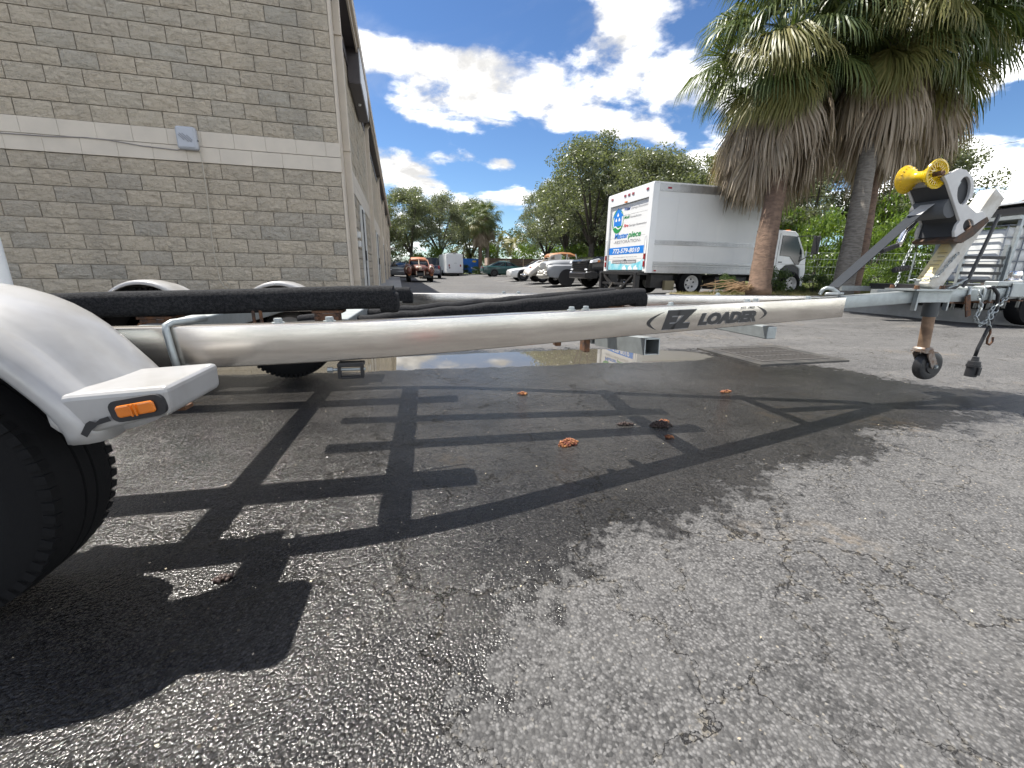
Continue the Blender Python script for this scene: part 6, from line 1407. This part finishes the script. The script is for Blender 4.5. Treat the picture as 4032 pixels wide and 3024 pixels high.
blades('dry_grass', 16000, lambda n: np.c_[(lambda x: x)(rng.uniform(6.9, 12.5, n)), rng.uniform(5.2, 9.6, n)] if False else (lambda q: q[:n])(np.array([p for p in np.c_[rng.uniform(6.8, 13.5, n*4), rng.uniform(4.8, 9.6, n*4)] if p[1] > 7.35+(9.37-p[0])*.62 + (max(0, p[0]-9.37)*-.8)+.15][:n])) , lambda x, y: float(isl_z(x, y))-.01, .07, GD)
blades('grass', 30000, lambda n: np.c_[rng.uniform(12, 34, n), rng.uniform(7, 15, n)], lambda x, y: float(isl_z(x, y))+.02 if y < 9.5 else .43+.004*min(x-13, 30), .11, GB)
# heap of dead twigs and a fallen frond beside the front palm
TW = M('dry_twig', (.33, .22, .12), .8, var=.5, vscale=20)
t = thing('fallen_frond', 'dry tan fallen palm frond and twigs lying at the foot of the front palm', 'dead frond', (7.9, 8.45, .36))
for k in range(46):
    a = rng.uniform(-.5, .9)+math.pi; L_ = rng.uniform(.35, 1.25); p0 = Vector((.35+rng.normal()*.12, rng.normal()*.14, .05+abs(rng.normal())*.05)); el = rng.uniform(-.05, .35); q = p0+Vector((math.cos(a)*L_, math.sin(a)*L_*.45, L_*math.sin(el)*.6-.05)); m = (p0+q)/2+Vector((0, 0, .07+rng.uniform(0, .06)))
    b = MB(); b.tube([p0, m, q], [.010, .008, .003], 5); b.build('twig', TW, t)
b = MB(); b.tube([(-.75, -.05, .0), (-.72, -.05, .18), (-.76, -.05, .34)], [.012, .010, .004], 5); b.build('twig', TW, t)
# brown seed clusters on the wet asphalt
SEED = M('red_brown_seed_husk', (.19, .058, .022), .6, isl=.8, var=.7, vscale=30, col2=(.36, .15, .06)); SEEDD = M('dark_wet_husk', (.045, .026, .020), .5, isl=.6)
def husk(x, y, rx, ry, n, h, mat, label, rz=0.0):
    t = thing('seed_cluster', label, 'seed cluster', (x, y, 0.002), rz, 'fallen seed clusters on the asphalt'); P = []
    V = []; F = []
    for k in range(n):
        a = rng.uniform(0, 6.28); r = rng.uniform(0, 1)**.6; c = np.array([rx*r*math.cos(a), ry*r*math.sin(a), h*(1-r*r)*rng.uniform(.1, 1)+.003]); d = rng.normal(size=3); d /= np.linalg.norm(d); e = np.cross(d, rng.normal(size=3)); e /= np.linalg.norm(e); f = np.cross(d, e); s = rng.uniform(.003, .007)
        b0 = len(V); V += [c+d*s*1.8, c+e*s, c+f*s, c-e*s, c-f*s, c-d*s*1.8]; F += [(b0, b0+1, b0+2), (b0, b0+2, b0+3), (b0, b0+3, b0+4), (b0, b0+4, b0+1), (b0+5, b0+2, b0+1), (b0+5, b0+3, b0+2), (b0+5, b0+4, b0+3), (b0+5, b0+1, b0+4)]
    o = bpy.data.objects.new('husks', np_mesh('husks', V, F, mat)); _add(o, t, 'husks'); struct(o, 'stuff')
    for k in range(5):
        a = rng.uniform(0, 6.28); b = MB(); b.tube([(0, 0, h*.5), (rx*.6*math.cos(a), ry*.6*math.sin(a), h*.8), (rx*1.1*math.cos(a), ry*1.1*math.sin(a), .006)], .0016, 4); b.build('stalk', mat, t)
for x, y, rx, ry, n, h, m, lb, rz in ((.755, 1.735, .058, .030, 220, .024, SEED, 'red brown seed cluster alone on the wet asphalt, largest', .35), (1.36, 1.86, .060, .035, 200, .025, SEEDD, 'dark wet seed clump lying on the crossmember shadow', -.1), (1.17, 1.915, .045, .012, 60, .012, SEEDD, 'thin dark husk strand left of the dark seed clump', -.2),
        (1.405, 1.90, .030, .018, 60, .018, SEED, 'small rusty husk beside the dark seed clump', 0), (.775, 2.60, .035, .022, 50, .012, SEED, 'small rusty husk far back near the puddle', 0), (2.22, 2.35, .05, .015, 50, .010, SEED, 'rusty husk beside the far rail shadow', .2), (1.30, 1.70, .022, .014, 26, .008, SEED, 'tiny rusty husk in front of the dark seed clump', 0), (-.50, 1.10, .024, .010, 30, .008, SEEDD, 'rusty husk in the bright gap under the fender shadow', .2)):
    husk(x, y, rx, ry, n, h, m, lb, rz)
# leaves and grit scattered over the lot
n = 900; V = np.empty((n*4, 3)); P = np.c_[rng.uniform(-2, 6, n), rng.uniform(.4, 5, n)]; s = rng.uniform(.0008, .0028, n); a = rng.uniform(0, 6.28, n)
for j in range(4): V[j::4] = np.c_[P[:, 0]+np.cos(a+j*1.57)*s*(1.6 if j % 2 else 1), P[:, 1]+np.sin(a+j*1.57)*s*(1.6 if j % 2 else 1), .004+.004*np.sin(P[:, 0]*1.7+P[:, 1]*.6)*np.sin(P[:, 1]*1.3)+rng.uniform(.001, .004, n)]
o = bpy.data.objects.new('grit', np_mesh('grit', V, np.arange(n*4).reshape(-1, 4), M('tan_grit', (.42, .36, .26), .9, isl=.5))); COL.objects.link(o); struct(o, 'stuff')

# ------------------------------------------------------------------ fence, wires, tank trailer at right
t = thing('wire_fence', 'low wire fence with thin metal posts in front of the lime thicket', 'fence', (16, 13.9, .42), R(-22))
for k in range(13):
    b = MB(); b.tube([(k*2.0, 0, -.1), (k*2.0, 0, 1.35)], .028, 8); b.build('post', GALV, t)
for z in (.15, .45, .75, 1.05, 1.3): b = MB(); b.tube([(0, -.03, z), (24, -.03, z)], .006, 4); b.build('wire', GALV, t)
b = MB()
for k in range(200): b.tube([(k*.12, -.03, .05), (k*.12, -.03, 1.3)], .0025, 3, cap=False)
struct(b.build('wire_mesh', GALV, t), 'stuff')
for a, c, lb in (((49.5, 38.2, 12.2), (112, 24.8, 24.6), 'upper power line crossing the cloud at the right edge'), ((48.5, 38.2, 11.2), (112, 23.8, 22.0), 'lower power line crossing the cloud at the right edge'), ((55.0, 41.5, 19.6), (112, 27.3, 36.9), 'highest power line over the palm crown at the right edge')):
    b = MB(); b.tube([Vector(a).lerp(Vector(c), i/20)-Vector((0, 0, .9*math.sin(math.pi*i/20)*i/20)) for i in range(21)], .022, 5); tag(b.build('power_line', BLACK, None), lb, 'power line', 'power lines')
def tank_trailer():
    t = thing('wash_trailer', 'wash trailer with black machinery and deck parked beyond the tongue', 'trailer', (10.2, 5.35, .03), R(-14))
    b = MB(); b.box((-1.0, -.5, .56), (3.2, 1.1, .66)); b.build('deck', BLACKM, t)
    for y in (-.5, 1.06): b = MB(); b.box((-1.6, y, .50), (3.2, y+.06, .60)); b.build('deck_rail', GALV, t)
    b = MB(); b.box((-1.6, .2, .44), (-.9, .35, .56)); b.build('drawbar', GALV, t)
    b = MB(); b.lathe([(.16, -.1), (.30, -.12), (.32, -.08), (.32, .08), (.30, .12), (.16, .1)], (.45, -.55, .33), 'y', 26); b.build('tyre', RUBBER, t, auto=40)
    b = MB(); b.box((-.15, -.72, .30), (1.1, -.42, .36)) if False else b.box((.0, -.60, .62), (.95, -.42, .66)); b.build('mudguard', BLACKM, t)
    b = MB(); b.box((-.05, -.42, 1.76), (2.2, .9, 1.82)); b.build('rack', GALV, t)
    for k in range(26):
        b = MB(); x = rng.uniform(.1, 1.9); y = rng.uniform(-.35, .5); z = rng.uniform(1.84, 2.02); rr = rng.uniform(.07, .16); b.lathe([(rr, -.02), (rr+.022, 0), (rr, .02), (rr-.022, 0), (rr, -.02)], (x, y, z), 'xyz'[k % 3], 14); b.build('hose_coil', BLACK if k % 4 else M('brown_hose', (.16, .11, .08), .6), t, smooth=True)
    b = MB(); b.box((.05, -.40, 1.83), (2.1, .6, 1.98)); b.build('machine_block', M('black_machine', (.012, .012, .014), .5), t, bevel=.03)
    b = MB(); b.box((.02, -.44, 2.02), (2.2, .9, 2.05)); b.build('roof_sheet', M('pale_sheet', (.62, .64, .66), .3, .3), t)
    for x in (0.0, 2.15):
        for y in (-.42, .88): b = MB(); b.box((x, y, .66), (x+.05, y+.05, 1.76)); b.build('rack_leg', GALV, t)
    b = MB(); b.box((.92, -.50, .98), (1.30, -.44, 1.92)); b.build('tan_panel', M('tan_panel', (.42, .32, .26), .6, var=.4, vscale=5), t)
    b = MB(); b.box((.86, -.50, .90), (1.6, -.40, .97)); b.build('panel_rail', ALU, t); b = MB(); b.box((.95, -.45, .66), (1.6, .3, .89)); b.build('cabinet', M('grey_cabinet', (.26, .27, .28), .5), t)
    b = MB(); b.box((-.72, -.54, .60), (1.2, -.51, .66)); b.build('edge_rail', GALV, t)
    for k in range(6):
        b = MB(); x = -.4+.22*k; b.lathe([(0, -.03), (.03, -.03), (.03, .03), (0, .03)], (x, -.50, .70+.02*(k % 2)), 'x', 10); b.bar((x, -.5, .66), (x+.1, -.48, .72), .03, .05); b.build('pipe_fitting', (CHROME, GALV, M('blue_valve', (.03, .10, .35), .5))[k % 3], t)
    b = MB(); b.ell((.85, -.52, .80), (.07, .06, .06), 10, 6); b.build('pink_rag', M('pink_rag', (.65, .22, .26), .9), t, smooth=True)
    for k in range(4): b = MB(); b.box((-.75, -.40, .72+.13*k), (-.05, -.34, .77+.13*k)); b.build('dark_slat', BLACKM, t)
    for x in (-.76, -.05): b = MB(); b.box((x, -.38, .66), (x+.04, -.33, 1.35)); b.build('slat_post', GALV, t)
    # the caged tank stands on the deck
    k_ = thing('caged_tank', 'white plastic tank in a galvanised tube cage standing on the wash trailer', 'tank', (10.16, 5.12, .69), R(-14))
    W_, D_, H_ = .86, .9, 1.02
    CAGE = M('cage_tube', (.22, .24, .27), .5, .4)
    PL = M('milky_plastic', (.66, .67, .66), .35, var=.3, vscale=2, col2=(.56, .58, .58), trans=.0)
    b = MB(); n, m = 18, 22; P = []
    b.box((.03, .03, .06), (W_-.03, D_-.03, H_-.04)); b.build('bottle', PL, k_, bevel=.07, seg=4)
    for i in range(5):
        for j in range(5):          # swelling between the cage tubes
            x0, z0 = .02+(W_-.04)*i/5, .05+(H_-.08)*j/5; bb = MB(); q = 6; G = [[(x0+(W_-.04)/5*(a/q), .03-.028*math.sin(math.pi*a/q)**.7*math.sin(math.pi*c/q)**.7, z0+(H_-.08)/5*(c/q)) for c in range(q+1)] for a in range(q+1)]; bb.grid(G); bb.build('bulge', PL, k_, smooth=True)
    for i in range(6):
        x = .0+W_*i/5
        for y in (-.005, D_+.005): b = MB(); b.tube([(x, y, 0), (x, y, H_)], .010, 6); b.build('cage_bar', CAGE, k_)
    for j in range(6):
        z = .03+(H_-.03)*j/5; b = MB(); b.tube([(-.01, -.02, z), (W_+.01, -.02, z), (W_+.01, D_+.02, z), (-.01, D_+.02, z), (-.01, -.02, z)], .011, 6); b.build('cage_ring', CAGE, k_)
    b = MB()
    for x in (0, W_/2-.05, W_-.1): b.box((x, 0, -.12), (x+.1, D_, 0))
    b.box((0, 0, -.02), (W_, D_, .0)); b.build('pallet', M('dark_pallet', (.05, .05, .05), .6), k_)
tank_trailer()
sc.cycles.use_denoising = True; sc.cycles.denoiser = "OPENIMAGEDENOISE"; sc.cycles.denoising_input_passes = "RGB_ALBEDO_NORMAL"; sc.cycles.denoising_prefilter = "ACCURATE"
sc.cycles.max_bounces = 6; sc.cycles.diffuse_bounces = 3; sc.cycles.glossy_bounces = 3; sc.cycles.transmission_bounces = 3; sc.cycles.transparent_max_bounces = 4
sc.cycles.sample_clamp_indirect = 4.0
